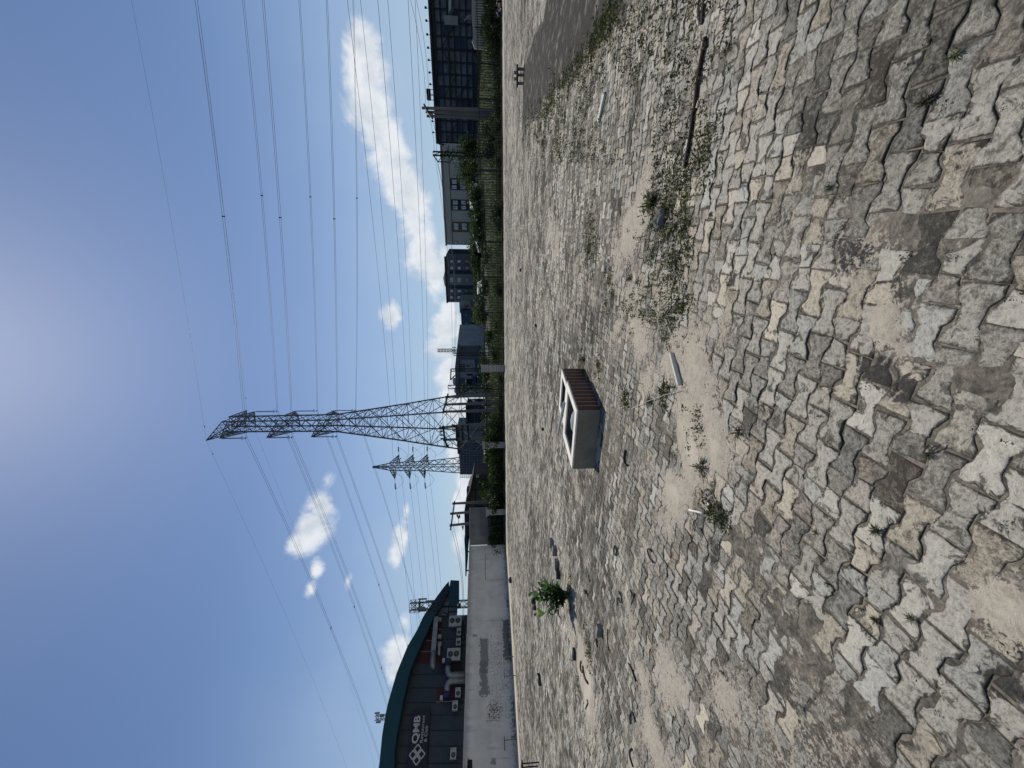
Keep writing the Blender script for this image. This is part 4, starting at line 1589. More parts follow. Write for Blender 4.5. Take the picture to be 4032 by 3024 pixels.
# --- netted scaffold block between the pylons, low stalls
n1, n2 = P(1880, 1738, 84), P(1880, 1872, 86)
EP = Plane.through(n2, n1)
t = EP.thing('netted_block', 'dark blue netted block under construction behind the small pylon', 'building')
slab_px(EP, ((1812, 1868), (1806, 1778), (1804, 1740), (1905, 1738), (1905, 1868)), 0, 12, 'wall', mat('blue_net', (.07, .10, .155), .9, .3, .8), t)
m = MB()
for i in range(13):
    y = 1742 + i * 10.3
    (sa, za), (sb, zb) = EP.px(1806 + i * .4, y, -.2), EP.px(1905, y, -.2)
    m.bar((sa, -.2, za), (sb, -.2, zb), .09)
for x in range(1815, 1905, 11):
    (sa, za), (sb, zb) = EP.px(x, 1868, -.25), EP.px(x, 1740, -.25)
    m.bar((sa, -.25, za), (sb, -.25, zb), .08)
for x in range(1812, 1870, 8):
    (sa, za), (sb, zb) = EP.px(x, 1884, -.1), EP.px(x, 1866, -.1)
    m.bar((sa, -.1, za), (sb, -.1, zb), .06)
for y in (1870, 1875, 1880):
    (sa, za), (sb, zb) = EP.px(1812, y, -.1), EP.px(1876, y, -.1)
    m.bar((sa, -.1, za), (sb, -.1, zb), .06)
m.build('scaffold', STEEL2, t)
slab_px(EP, ((1803, 1780), (1800, 1738), (1810, 1738), (1812, 1780)), -1.0, 3, 'roof_edge', ROOFD, t)
j1, j2 = P(1880, 1596, 66), P(1880, 1742, 67)
JP = Plane.through(j2, j1)
t = JP.thing('market_stall', 'low dark open-fronted stall behind the tall pylon\'s feet', 'stall')
slab_px(JP, ((1838, 1676), (1836, 1596), (1910, 1596), (1910, 1676)), 0, 6, 'wall', NAVYD, t)
slab_px(JP, ((1836, 1678), (1834, 1594), (1841, 1594), (1843, 1678)), -1.0, -.02, 'roof', ROOFD, t)
slab_px(JP, ((1862, 1573), (1862, 1562), (1873, 1562), (1873, 1573)), -2.0, -1.9, 'board', mat('peach_board', (.45, .33, .24), .8, .1, 2), t)
t = JP.thing('grey_shack', 'cluttered grey shack with bluish windows between the two pylons', 'building', *JP.px(1910, 1742, 3)[:1])
o0 = JP.px(1910, 1742, 3)[0]


def shack(pts, y0, y1, nm, mm):
    m = MB()
    m.prism([(JP.px(*p, 3)[0] - o0, JP.px(*p, 3)[1]) for p in pts], y0, y1)
    m.build(nm, mm, t)


shack(((1812, 1742), (1802, 1712), (1800, 1676), (1910, 1676), (1910, 1742)), 3, 9, 'wall', GREYB)
shack(((1806, 1743), (1796, 1710), (1798, 1676), (1804, 1676), (1806, 1710), (1814, 1743)), 2.2, 2.98, 'roof', ROOFD)
shack(((1814, 1735), (1814, 1720), (1836, 1720), (1836, 1735)), 2.8, 2.95, 'window', mat('blueish_pane', (.14, .17, .22), .5, .2, 1))
shack(((1842, 1738), (1842, 1722), (1872, 1722), (1872, 1738)), 2.8, 2.95, 'window', mat('grey_pane', (.08, .10, .13), .5, .3, 1))

# --- brown shed and roofs behind the ivy
h1, h2 = P(1880, 1866, 40), P(1880, 2080, 40)
HP = Plane.through(h2, h1)
t = HP.thing('brown_shed', 'long dark brown boarded shed with sloping roof and small square window', 'shed')
slab_px(HP, ((1833, 2075), (1833, 1990), (1847, 1960), (1862, 1880), (1866, 1868), (1935, 1868), (1935, 2075)), 0, 6, 'wall', BROWNW, t)
slab_px(HP, ((1849, 2108), (1832, 2108), (1829, 2010), (1836, 1958), (1851, 1925), (1863, 1866), (1867, 1866), (1856, 1925), (1846, 1960), (1846, 2010)), -.5, 6.3, 'roof', ROOFD, t)
slab_px(HP, ((1837, 1958), (1836, 1934), (1846, 1934), (1847, 1958)), .5, 2, 'ridge_box', ROOFD, t)
window(HP, t, 1886, 1896, 1900, 1914, DGLASS, SEAM, 1)
slab_px(HP, ((1873, 2010), (1873, 1990), (1902, 1990), (1902, 2010)), -.05, -.005, 'door_opening', SEAM, t)
m = MB()
for x in (1872, ):
    (sa, za), (sb, zb) = HP.px(x, 2070), HP.px(x, 1868)
    m.bar((sa, -.04, za), (sb, -.04, zb), .07)
(sa, za), (sb, zb) = HP.px(1850, 1928), HP.px(1930, 1928)
m.bar((sa, -.045, za), (sb, -.045, zb), .05)
m.build('batten', SEAM, t)
t = HP.thing('wall_board', 'small framed cream board fixed at the brown shed\'s low end', 'sign', *HP.px(1888, 1882, -.4), -.4)
k0 = HP.px(1888, 1882, -.4)
q1 = HP.px(1872, 1868, -.4)
m = MB()
m.span((0, 0, 0), (q1[0] - k0[0], .06, q1[1] - k0[1]))
m.build('frame', SEAM, t)
m = MB()
m.span((.04, -.02, .04), (q1[0] - k0[0] - .04, -.002, q1[1] - k0[1] - .04))
m.build('face', mat('cream_board', (.42, .33, .26), .8, .3, 9), t)
t = HP.thing('canopy_roof', 'low dark teal canopy roof running behind the white wall on thin posts', 'canopy')
slab_px(HP, ((1842, 2170), (1846, 2140), (1848, 2108), (1830, 2108), (1833, 2160), (1834, 2250), (1838, 2250), (1838, 2170)), -1.0, 3.5, 'roof', mat('teal_canopy', (.008, .025, .032), .6, .1, 1), t)
for y in (2172, 2246):
    (sa, za), (sb, zb) = HP.px(1836, y, -.9), HP.px(1850, y, -.9)
    m = MB()
    m.bar((sa, -.9, 0), (sb, -.9, za), .1)
    m.build('post', ROOFD, t)

# ================================================================ lattice pylons
def pylon_body(levels, m, leg=.16, br=.08, sub_below=0):
    """square lattice tower; levels = [(z, half width)]"""
    for (z0, h0), (z1, h1) in zip(levels, levels[1:]):
        c0 = [Vector((a * h0, b * h0, z0)) for a, b in ((1, 1), (-1, 1), (-1, -1), (1, -1))]
        c1 = [Vector((a * h1, b * h1, z1)) for a, b in ((1, 1), (-1, 1), (-1, -1), (1, -1))]
        for i in range(4):
            j = (i + 1) % 4
            m.bar(c0[i], c1[i], leg)
            m.bar(c0[i], c1[j], br)
            m.bar(c0[j], c1[i], br)
            if h0 > 1.3:
                # redundant members on the tall lower panels
                t_ = h0 / (h0 + h1)
                x = c0[i].lerp(c1[j], t_)
                for a_, b_ in ((c0[i], c1[i]), (c0[j], c1[j])):
                    mid = a_.lerp(b_, t_)
                    m.bar(x, mid, br * .7)
                    m.bar(a_.lerp(b_, t_ * .5), x.lerp(a_, .5), br * .6)
                    m.bar(a_.lerp(b_, (1 + t_) * .5), x.lerp(b_, .5), br * .6)
                    m.bar(mid, x.lerp(a_, .5), br * .6)
        if h0 > 1.3 or abs(h1 - h0) > .15:
            for i in range(4):
                m.bar(c1[i], c1[(i + 1) % 4], br)


def crossarm(m, z, h, ztip, tip, zlow, hlow, br=.075, sgn=1):
    """pyramid arm: level top chords at z, struts from zlow"""
    T = Vector((0, sgn * tip, ztip))
    A, B = Vector((h, sgn * h, z)), Vector((-h, sgn * h, z))
    Cc, Dd = Vector((hlow, sgn * hlow, zlow)), Vector((-hlow, sgn * hlow, zlow))
    for p in (A, B, Cc, Dd):
        m.bar(p, T, br * 1.15)
    k = 5
    for i in range(1, k):
        f, g = i / k, (i - 1) / k
        m.bar(A.lerp(T, f), Cc.lerp(T, g), br * .6)
        m.bar(B.lerp(T, f), Dd.lerp(T, g), br * .6)
        m.bar(A.lerp(T, f), B.lerp(T, g), br * .6)
        m.bar(Cc.lerp(T, f), Dd.lerp(T, g), br * .55)
        m.bar(A.lerp(T, f), Cc.lerp(T, f), br * .5)
        m.bar(B.lerp(T, f), Dd.lerp(T, f), br * .5)
    return T


TX, TY, TR = -5.9, 63.0, R(-21)
tz = .35
PYL = empty('pylon', 'tall double-circuit lattice pylon with hanging insulators and slanting top arms', 'pylon', (TX, TY, tz), TR, 'lattice power pylons')
lv = [(0, 3.75), (5.2, 3.25), (10.0, 2.72), (14.3, 2.2), (17.8, 1.82), (20.6, 1.52), (23.0, 1.27), (25.0, 1.05), (26.7, .96), (28.3, .95), (30.0, .94), (31.7, .93), (33.4, .92), (35.1, .91), (36.8, .90), (38.5, .89), (40.2, .88), (41.6, .87), (42.8, .86)]
KT = (P(866, 1715, 58.75).z - tz) / 41.0
lv = [(a * KT, b) for a, b in lv]
m = MB()
pylon_body(lv, m, .17, .075)
m.build('lattice_body', STEEL, PYL)
tips = []
for (za, zl_) in ((41.0 * KT, 39.0 * KT), (P(1050, 1710, 58.75).z - tz, P(1050, 1710, 58.75).z - tz - 2.3), (P(1226, 1708, 58.75).z - tz, P(1226, 1708, 58.75).z - tz - 2.3)):
    for sg in (-1, 1):
        m = MB()
        hl = np.interp(zl_, [a for a, b in lv], [b for a, b in lv])
        hu = np.interp(za, [a for a, b in lv], [b for a, b in lv])
        T = crossarm(m, za + (.9 if za > 38 else 0), hu, za, 4.55, zl_, hl, .085, sg)
        m.build('crossarm', STEEL, PYL)
        tips.append((sg, T))
gt = []
for sg in (-1, 1):
    m = MB()
    T = crossarm(m, 42.8 * KT, .86, P(811, 1729, 58.2).z - tz, 5.1, 40.6 * KT, .88, .08, sg)
    m.build('earth_peak', STEEL, PYL)
    gt.append((sg, T))
att = []
for sg, T in tips:
    m = MB()
    L = 3.35
    m.bar(T, T - Vector((0, 0, .25)), .05)
    for k in range(22):
        z = T.z - .25 - k * .13
        m.lathe([(.03, z), (.095, z - .03), (.10, z - .05), (.03, z - .1)], (T.x, T.y, 0), 8)
    m.bar(T - Vector((0, 0, .25)), T - Vector((0, 0, L)), .05)
    ins = m.build('insulator', PORC, PYL)
    m = MB()
    ring = [(T.x + .28 * math.cos(a), T.y + .28 * math.sin(a), T.z - L + .32) for a in np.linspace(0, 6.283, 13)]
    m.tube(ring, .022, 5, False)
    m.bar((T.x - .28, T.y, T.z - L + .32), (T.x + .28, T.y, T.z - L + .32), .02)
    m.build('corona_ring', STEEL, ins)
    m = MB()
    m.add([(T.x - .02, T.y - .3, T.z - L - .25), (T.x - .02, T.y + .3, T.z - L - .25), (T.x - .02, T.y, T.z - L + .05),
           (T.x + .02, T.y - .3, T.z - L - .25), (T.x + .02, T.y + .3, T.z - L - .25), (T.x + .02, T.y, T.z - L + .05)],
          [(0, 1, 2), (5, 4, 3), (0, 3, 4, 1), (1, 4, 5, 2), (2, 5, 3, 0)])
    m.build('yoke_plate', STEEL, ins)
    att.append((sg, T - Vector((0, 0, L + .25))))

rot = Matrix.Rotation(TR, 3, 'Z')


def span_wire(p0, d, L, sag, smax, offs, r, dz=0, nseg=26):
    pts = []
    for i in range(nseg + 1):
        s = smax * i / nseg
        f = s / L
        z = p0.z - 4 * sag * f * (1 - f) + dz * f
        pts.append(Vector((p0.x + d.x * s + offs.x, p0.y + d.y * s + offs.y, z + offs.z)))
    return pts


dR = Vector((math.cos(TR), math.sin(TR), 0))
dL = Vector((-math.cos(R(-22)), -math.sin(R(-22)), 0))
perp = Vector((-dR.y, dR.x, 0))
names = ['top', 'top', 'middle', 'middle', 'lowest', 'lowest']
for i, (sg, A) in enumerate(att):
    wp = Vector((TX, TY, tz)) + rot @ A
    side = 'near' if sg < 0 else 'far'
    for dd, L, sag, smax, where, sp in ((dR, 300, 10.6, 70, 'overhead towards the navy shed', (29.5 + (i % 2) * 3)), (dL, 300, 12.8, 190, 'away over the restaurant roof', 40 + 6 * (i % 3))):
        w_ = empty('overhead_line', f'twin conductor from the tall pylon\'s {names[i]} {side} arm, {where}', 'power line', wp, 0, 'twin conductors of the tall pylon')
        for o_ in (-.2, .2):
            MB().tube([p - wp for p in span_wire(wp, dd, L, sag, smax, perp * o_, .02)], .017, 5).build('wire', WIRE, w_)
        for s_ in ((sp,) if dd is dR else (sp, sp + 62, sp + 118)):
            f = s_ / L
            c = Vector((dd.x * s_, dd.y * s_, -4 * sag * f * (1 - f)))
            m = MB()
            m.bar(c - perp * .26, c + perp * .26, .12, .10)
            m.build('spacer', BLACK, w_)
for sg, T in gt:
    wp = Vector((TX, TY, tz)) + rot @ T
    side = 'near' if sg < 0 else 'far'
    for dd, sag, smax, where in ((dR, 9.5, 70, 'overhead towards the navy shed'), (dL, 10, 190, 'away over the restaurant roof')):
        w_ = empty('earth_wire', f'thin earth wire from the tall pylon\'s {side} peak, running {where}', 'power line', wp, 0, 'earth wires of the tall pylon')
        MB().tube([p - wp for p in span_wire(wp, dd, 300, sag, smax, Vector(), .01)], .009, 5).build('wire', WIRE, w_)
        m = MB()
        c = dd * 2.2 + Vector((0, 0, -.35))
        m.box(c, (.28, .06, .05), math.atan2(dd.y, dd.x))
        m.build('damper', BLACK, w_)

# small strain pylon
UX, UY, UR = P(1700, 1834, 100).x, 100.0, R(-45)
uz = .6
SPY = empty('pylon', 'shorter lattice pylon with pointed top and tension insulators standing beyond the tall one', 'pylon', (UX, UY, uz), UR, 'lattice power pylons')
lv2 = [(0, 1.9), (3.2, 1.68), (6.2, 1.48), (9.0, 1.3), (11.5, 1.13), (13.8, .98), (15.8, .85), (17.4, .82), (19.0, .80), (20.6, .78), (22.2, .76), (23.8, .74), (25.3, .60), (26.9, .38), (28.6, .14), (29.3, .14)]
KS = (P(1553, 1874, 97.5).z - uz) / 23.3
lv2 = [(a * KS, b) for a, b in lv2]
m = MB()
pylon_body(lv2, m, .15, .075)
m.build('lattice_body', STEEL, SPY)
rotu = Matrix.Rotation(UR, 3, 'Z')
uR = Vector((math.cos(R(-35)), math.sin(R(-35)), 0))
uL = Vector((math.cos(R(174)), math.sin(R(174)), 0))
for ia, (za, zl_) in enumerate(((23.3 * KS, 25.0 * KS), (P(1612, 1871, 97.5).z - uz, P(1612, 1871, 97.5).z - uz + 1.8), (P(1671, 1871, 97.5).z - uz, P(1671, 1871, 97.5).z - uz + 1.8))):
    for sg in (-1, 1):
        m = MB()
        T = crossarm(m, za, .8, za - .1, 3.6, zl_, .72, .10, sg)
        m.build('crossarm', STEEL, SPY)
        wp = Vector((UX, UY, uz)) + rotu @ T
        ends = []
        for dd, L, sag, smax, where in ((uR, 260, 6.5, 118, 'across the sky towards the navy shed'), (uL, 240, 5.5, 190, 'away behind the restaurant roof')):
            a = wp + dd * 1.1
            b = wp + dd * 2.6 - Vector((0, 0, .12))
            inv = rotu.inverted()
            la, lb = inv @ (a - Vector((UX, UY, uz))), inv @ (b - Vector((UX, UY, uz)))
            m = MB()
            m.bar(T, la, .06)
            m.tube([la, lb], .15, 8)
            m.build('insulator', PORC, SPY)
            side = 'near' if sg < 0 else 'far'
            w_ = empty('overhead_line', f'single conductor from the shorter pylon\'s {names[ia * 2]} {side} arm, {where}', 'power line', b, 0, 'single conductors of the shorter pylon')
            MB().tube([p - b for p in span_wire(b, dd, L, sag, smax, Vector(), .02)], .026, 5).build('wire', WIRE, w_)
            ends.append(inv @ (b - Vector((UX, UY, uz))))
        p, q_ = ends
        m = MB()
        m.tube([p.lerp(q_, f) - Vector((0, 0, 2.1 * math.sin(math.pi * f))) for f in np.linspace(0, 1, 13)], .03, 5)
        m.build('jumper', WIRE, SPY)

# three slack lines from the small pylon down to the pole platform
for i, (xa, ya, xb, yb) in enumerate(((1574, 1808, 1741, 1664), (1628, 1806, 1745, 1672), (1685, 1802, 1756, 1745))):
    p, q_ = P(xa, ya, 99), P(xb, yb, 36.5)
    w_ = empty('service_line', 'slack line dropping from the shorter pylon to the pole platform, ' + ('uppermost of the three', 'between the other two', 'lowest of the three')[i], 'power line', p, 0, 'slack lines from the shorter pylon')
    MB().tube([(q_ - p) * f - Vector((0, 0, 1.2 * 4 * f * (1 - f))) for f in np.linspace(0, 1, 14)], .022, 5).build('wire', WIRE, w_)
    m = MB()
    m.tube([(q_ - p) * .02, (q_ - p) * .055], .14, 7)
    m.build('insulator', PORC, w_)


# ================================================================ concrete poles, platforms, street lamp
def pole(xt, yt, xb, yb, D, w0, w1, label, grp, base_z=None):
    top, bot = P(xt, yt, D), P(xb, yb, D)
    t_ = (bot.z - 0) / max(top.z - bot.z, .1)
    foot = bot + (bot - top) * t_
    gz0 = gz(foot.x, D)
    foot = bot + (bot - top) * ((bot.z - gz0 + .2) / (top.z - bot.z))
    t = empty('utility_pole', label, 'pole', foot, 0, grp)
    v = top - foot
    m = MB()
    k = 4
    vs = []
    for f, w_ in ((0, w1), (1, w0)):
        c = v * f
        for a, b in ((-1, -.8), (1, -.8), (1, .8), (-1, .8)):
            vs.append(c + Vector((a * w_ / 2, b * w_ / 2, 0)))
    m.add(vs, [(0, 1, 5, 4), (1, 2, 6, 5), (2, 3, 7, 6), (3, 0, 4, 7), (3, 2, 1, 0), (4, 5, 6, 7)])
    m.build('shaft', POLE, t, bevel=.02)
    return top, foot


gp1, gp2, gp3, gp4 = 'poles near the grey block wall', 'poles before the tall pylon', 'poles before the navy shed', 'twin poles of the platform'
pole(1781, 1983, 1918, 1976, 33, .17, .24, 'concrete pole at the brown shed end of the linked trio by the block wall', gp1)
pole(1772, 2023, 1915, 2011, 33, .17, .24, 'middle concrete pole of the linked trio by the block wall', gp1)
pole(1770, 2069, 1925, 2053, 33, .17, .24, 'concrete pole carrying the street lamp, by the block wall', gp1)
pole(1753, 1563, 1910, 1558, 36, .2, .31, 'concrete pole before the tall pylon, closest to the shop building', gp2)
pole(1750, 1593, 1915, 1587, 36, .2, .31, 'middle concrete pole of the trio before the tall pylon', gp2)
pole(1746, 1621, 1915, 1617, 36, .2, .31, 'concrete pole before the tall pylon, closest to the pole platform', gp2)
pole(1739, 1683, 1905, 1670, 36, .2, .32, 'platform pole overgrown at its foot, nearer the tall pylon', gp4)
pole(1744, 1732, 1905, 1725, 36, .2, .30, 'platform pole nearer the shorter pylon', gp4)
pole(1661, 425, 1930, 434, 36, .19, .30, 'tallest concrete pole of the trio before the navy shed', gp3)
pole(1676, 441, 1932, 449, 36.4, .19, .28, 'middle concrete pole of the trio before the navy shed', gp3)
pole(1680, 457, 1932, 464, 36.8, .19, .28, 'concrete pole nearest the beige block in the trio before the navy shed', gp3)


def beam(pts, D, w_, name, label, cat='crossarm', dd=-.22):
    Pp = [P(x, y, D + dd) for x, y in pts]
    m = MB()
    for a, b in zip(Pp, Pp[1:]):
        m.bar(a - Pp[0], b - Pp[0], w_)
    return tag(m.build(name, BLACK, None, Pp[0]), label, cat)


beam(((1790, 1973), (1774, 2087)), 33, .11, 'crossarm', 'thin dark crossarm linking the three poles by the grey block wall')
beam(((1764, 1550), (1757, 1580), (1750, 1605), (1744, 1628)), 36, .12, 'crossarm', 'dark crossarm linking the three poles before the tall pylon')
beam(((1669, 410), (1684, 440), (1704, 468)), 36, .13, 'crossarm', 'long slanting dark crossarm on the three poles before the navy shed')
beam(((1680, 433), (1704, 453)), 36.4, .12, 'crossarm', 'short slanting dark crossarm below the long one before the navy shed')
for i, (pts, lab, ins_) in enumerate(((((1744, 1676), (1749, 1712), (1752, 1738), (1757, 1745), (1757, 1753), (1768, 1755)), 'upper bent platform beam with upright insulators between the two platform poles', 1),
                                      (((1795, 1672), (1797, 1705), (1799, 1738)), 'middle platform beam with slanting insulators between the two platform poles', 1),
                                      (((1820, 1673), (1823, 1735)), 'third platform beam across the two platform poles', 0),
                                      (((1841, 1674), (1847, 1733)), 'lowest platform beam across the two platform poles', 0))):
    Pp = [P(x, y, 35.7) for x, y in pts]
    t = empty('platform_beam', lab, 'beam', Pp[0], 0, 'beams of the pole platform')
    m = MB()
    for a, b in zip(Pp, Pp[1:]):
        m.bar(a - Pp[0], b - Pp[0], .16)
    m.build('beam', BLACK, t)
    if ins_:
        e = Pp[1] if i else Pp[2]
        for f in (.12, .35, .6, .82):
            c = Pp[0].lerp(e, f) - Pp[0]
            u = Vector((0, 0, 1)) if i == 0 else Vector((.25, 0, .97))
            m = MB()
            m.tube([c, c + u * .1, c + u * .12, c + u * .38], [.03, .03, .075, .06], 7)
            m.build('insulator', PORC, t)
# street lamp on the lamp pole
a, b = P(1806, 2062, 32.8), P(1806, 2040, 32.4)
t = empty('street_lamp', 'grey street lamp head on a thin arm from the pole by the block wall', 'lamp', a)
MB().tube([(0, 0, 0), b - a], .025, 6).build('arm', STEEL, t)
m = MB()
hd = P(1803, 2034, 32.4) - a
m.box(hd, (.32, .2, .12), 0, Matrix.Rotation(-.5, 4, 'Y'))
m.add([hd + Vector(q_) for q_ in ((-.16, -.1, -.08), (.16, -.1, -.08), (.16, .1, -.08), (-.16, .1, -.08), (-.1, -.06, -.2), (.1, -.06, -.2), (.1, .06, -.2), (-.1, .06, -.2))],
      [(0, 1, 2, 3), (7, 6, 5, 4), (0, 4, 5, 1), (1, 5, 6, 2), (2, 6, 7, 3), (3, 7, 4, 0)])
m.build('lamp_head', POLE, t)
a = P(1822, 2071, 32.8)
t = empty('pole_flag', 'small dark triangular flag sticking out below the street lamp', 'flag', a)
m = MB()
m.prism([(0, .1), (-.42, -.02), (0, -.1)], -.012, .012)
m.build('flag', BLACK, t)


# lattice poles with creepers
def lattice_pole(xt, yt, yb2, xb, D, w_, label, brace=None):
    top = P(xt, yt, D)
    base = Vector((top.x, D, gz(top.x, D)))
    t = empty('lattice_pole', label, 'pole', base, 0, 'twin-post lattice poles')
    H = top.z - base.z
    for s in (-w_ / 2, w_ / 2):
        m = MB()
        m.bar((s, 0, -.2), (s, 0, H), .11)
        m.build('post', BLACK, t)
    m = MB()
    k = max(3, int(H / .8))
    for i in range(k):
        z0, z1 = H * i / k, H * (i + 1) / k
        m.bar((-w_ / 2, 0, z0), (w_ / 2, 0, z1), .05) if i % 2 else m.bar((w_ / 2, 0, z0), (-w_ / 2, 0, z1), .05)
        m.bar((-w_ / 2, 0, z1), (w_ / 2, 0, z1), .05)
    if brace:
        q_ = P(*brace, D) - base
        m.bar((-w_ / 2, 0, H), q_, .09)
        m.bar((-w_ / 2, 0, H - .9), q_, .05)
        m.bar(q_, (q_.x, 0, q_.z - 1.2), .07)
    m.build('bracing', BLACK, t)
    return t


lattice_pole(1705, 604, 0, 1900, 37, .34, 'creeper-covered lattice pole beside the beige block', (1725, 637))
lattice_pole(1787, 1395, 0, 1900, 50, .3, 'thin lattice pole before the end wall of the shop building')
lattice_pole(1777, 1457, 0, 1900, 50, .3, 'lattice pole before the shop building behind the block-built pillar')
lattice_pole(1764, 1524, 0, 1900, 48, .42, 'creeper-covered lattice pole before the shop building')

# low distribution wires strung between those poles
DL = [((1600, -60, 30), (1676, 414, 36), .35, 'the awning side and the trio before the navy shed'), ((1625, -60, 30), (1688, 430, 36), .35, 'the awning side and the trio before the navy shed'),
      ((1676, 414, 36), (1710, 604, 37), .2, 'the trio before the navy shed and the creeper-covered pole'), ((1690, 440, 36), (1716, 612, 37), .3, 'the trio before the navy shed and the creeper-covered pole'),
      ((1710, 604, 37), (1780, 1395, 50), .5, 'the creeper-covered pole and the shop building'), ((1716, 608, 37), (1786, 1395, 50), .8, 'the creeper-covered pole and the shop building'), ((1722, 630, 37), (1790, 1395, 50), .8, 'the creeper-covered pole and the shop building'),
      ((1779, 1395, 50), (1765, 1524, 48), .2, 'two lattice poles of the shop building'), ((1786, 1395, 50), (1772, 1524, 48), .25, 'two lattice poles of the shop building'),
      ((1766, 1524, 48), (1752, 1605, 36), .15, 'the shop\'s creeper-covered pole and the tall pylon\'s trio'),
      ((1776, 2083, 33), (1822, 2440, 26), .3, 'the trio by the block wall and the restaurant'), ((1780, 2060, 33), (1826, 2440, 26), .3, 'the trio by the block wall and the restaurant'), ((1790, 1975, 33), (1812, 1880, 70), .3, 'the trio by the block wall and the netted block')]
for i, (a, b, sg, lab) in enumerate(DL):
    p, q_ = P(*a), P(*b)
    prev = [k for k in DL[:i] if k[3] == lab]
    tot = [k for k in DL if k[3] == lab]
    w_ = MB().tube([(q_ - p) * f - Vector((0, 0, sg * 4 * f * (1 - f))) for f in np.linspace(0, 1, 16)], .014, 5).build('low_wire', WIRE, None, p)
    pre = '' if len(tot) == 1 else ('upper ' if len(prev) == 0 else ('lower ' if len(prev) == len(tot) - 1 else 'middle '))
    tag(w_, f'{pre}thin wire strung between {lab}', 'power line', 'low wires along the roadside')


# ================================================================ telecom masts
def mast(x_top, y, x_bot, D, hw, label, panels, cage=False, mname='telecom_mast'):
    top, bot = P(x_top, y, D), P(x_bot, y, D)
    t = empty(mname, label, 'mast', (top.x, D, 0), R(20), 'telecom masts')
    H = top.z
    m = MB()
    z = 0
    k = int(H / (hw * 2.4))
    lvl = [(H * i / k, hw) for i in range(k + 1)]
    pylon_body(lvl, m, hw * .22, hw * .13)
    m.build('lattice', STEEL, t)
    for (zf, ang, r, hh) in panels:
        a = R(ang)
        m = MB()
        c = Vector((math.cos(a) * r, math.sin(a) * r, H * zf))
        m.box(c, (.22, .45, hh), a)
        m.bar(c, (0, 0, H * zf), .06)
        m.build('antenna_panel', STEEL2 if D < 150 else STEEL, t)
    if cage:
        m = MB()
        for zz in (H - 1.8, H - .9, H):
            ring = [(hw * 1.9 * math.cos(a), hw * 1.9 * math.sin(a), zz) for a in np.linspace(0, 6.283, 11)]
            m.tube(ring, .06, 5, False)
        for a in np.linspace(0, 6.283, 9)[:-1]:
            m.bar((hw * 1.9 * math.cos(a), hw * 1.9 * math.sin(a), H - 1.8), (hw * 1.9 * math.cos(a), hw * 1.9 * math.sin(a), H), .05)
        m.lathe([(hw * 1.9, H - 1.85), (hw * 1.9, H - 1.75)], k=10)
        m.build('top_cage', STEEL, t)
    return t


mast(1616, 2388, 1840, 80, .62, 'telecom mast with caged top and antenna panels rising behind the hall\'s low roof end', [(.86, 20, 1.25, 1.7), (.86, 140, 1.2, 1.7), (.86, 260, 1.25, 1.7), (.72, 60, 1.15, 2.0), (.72, 200, 1.15, 2.0), (.78, 320, 1.1, 1.2)], True)
mast(1477, 2826, 1700, 85, .38, 'small mast tip showing above the arch of the teal roof', [(.985, 0, .8, 1.0), (.97, 180, .8, 1.0), (.95, 90, .8, .9)])
mast(1722, 1380, 1800, 190, .6, 'far lattice mast against the clouds beside the shop building', [(.66, 0, 1.6, 1.8), (.66, 120, 1.6, 1.8), (.66, 240, 1.6, 1.8), (.55, 60, 1.5, 1.8), (.55, 180, 1.5, 1.8), (.47, 300, 1.4, 1.8)])
a = P(1817, 2388, 60)
t = empty('hanging_lantern', 'small dark dish lamp in the gap under the hall\'s low roof end', 'lamp', P(1813, 2385, 34))
m = MB()
m.lathe([(.02, .28), (.16, .22), (.22, .05), (.2, -.02)], k=12)
m.build('shade', BLACK, t)
MB().bar((0, 0, .28), (.0, 0, .9), .02).build('stem', BLACK, t)

# ================================================================ vegetation
def leaf_mesh(name, pts, sizes, m, up=0.3, elong=2.0, tones=None, seed=1):
    """many small leaf faces (folded lozenges) at given points"""
    g = np.random.default_rng(seed)
    n_ = len(pts)
    a = g.normal(0, 1, (n_, 3))
    a[:, 2] = np.abs(a[:, 2]) * up + a[:, 2] * (1 - up) * .6
    a /= np.linalg.norm(a, axis=1)[:, None]
    b = g.normal(0, 1, (n_, 3))
    b -= a * (a * b).sum(1)[:, None]
    b /= np.linalg.norm(b, axis=1)[:, None]
    nn = np.cross(a, b)
    L = sizes[:, None]
    w_ = L / elong / 2 * 1.1
    p = np.asarray(pts)
    v = np.stack([p, p + a * L * .5 + b * w_ + nn * L * .06, p + a * L, p + a * L * .5 - b * w_ + nn * L * .06], 1).reshape(-1, 3)
    me = bpy.data.meshes.new(name)
    me.vertices.add(len(v))
    me.vertices.foreach_set('co', v.astype(np.float32).ravel())
    me.loops.add(n_ * 4)
    me.loops.foreach_set('vertex_index', np.arange(n_ * 4, dtype=np.int32))
    me.polygons.add(n_)
    me.polygons.foreach_set('loop_start', (np.arange(n_) * 4).astype(np.int32))
    me.polygons.foreach_set('loop_total', np.full(n_, 4, np.int32))
    me.update(calc_edges=True)
    t_ = g.random(n_) if tones is None else tones
    at = me.attributes.new('tone', 'FLOAT', 'POINT')
    at.data.foreach_set('value', np.repeat(np.clip(t_, 0, 1), 4).astype(np.float32))
    me.materials.append(m)
    return me


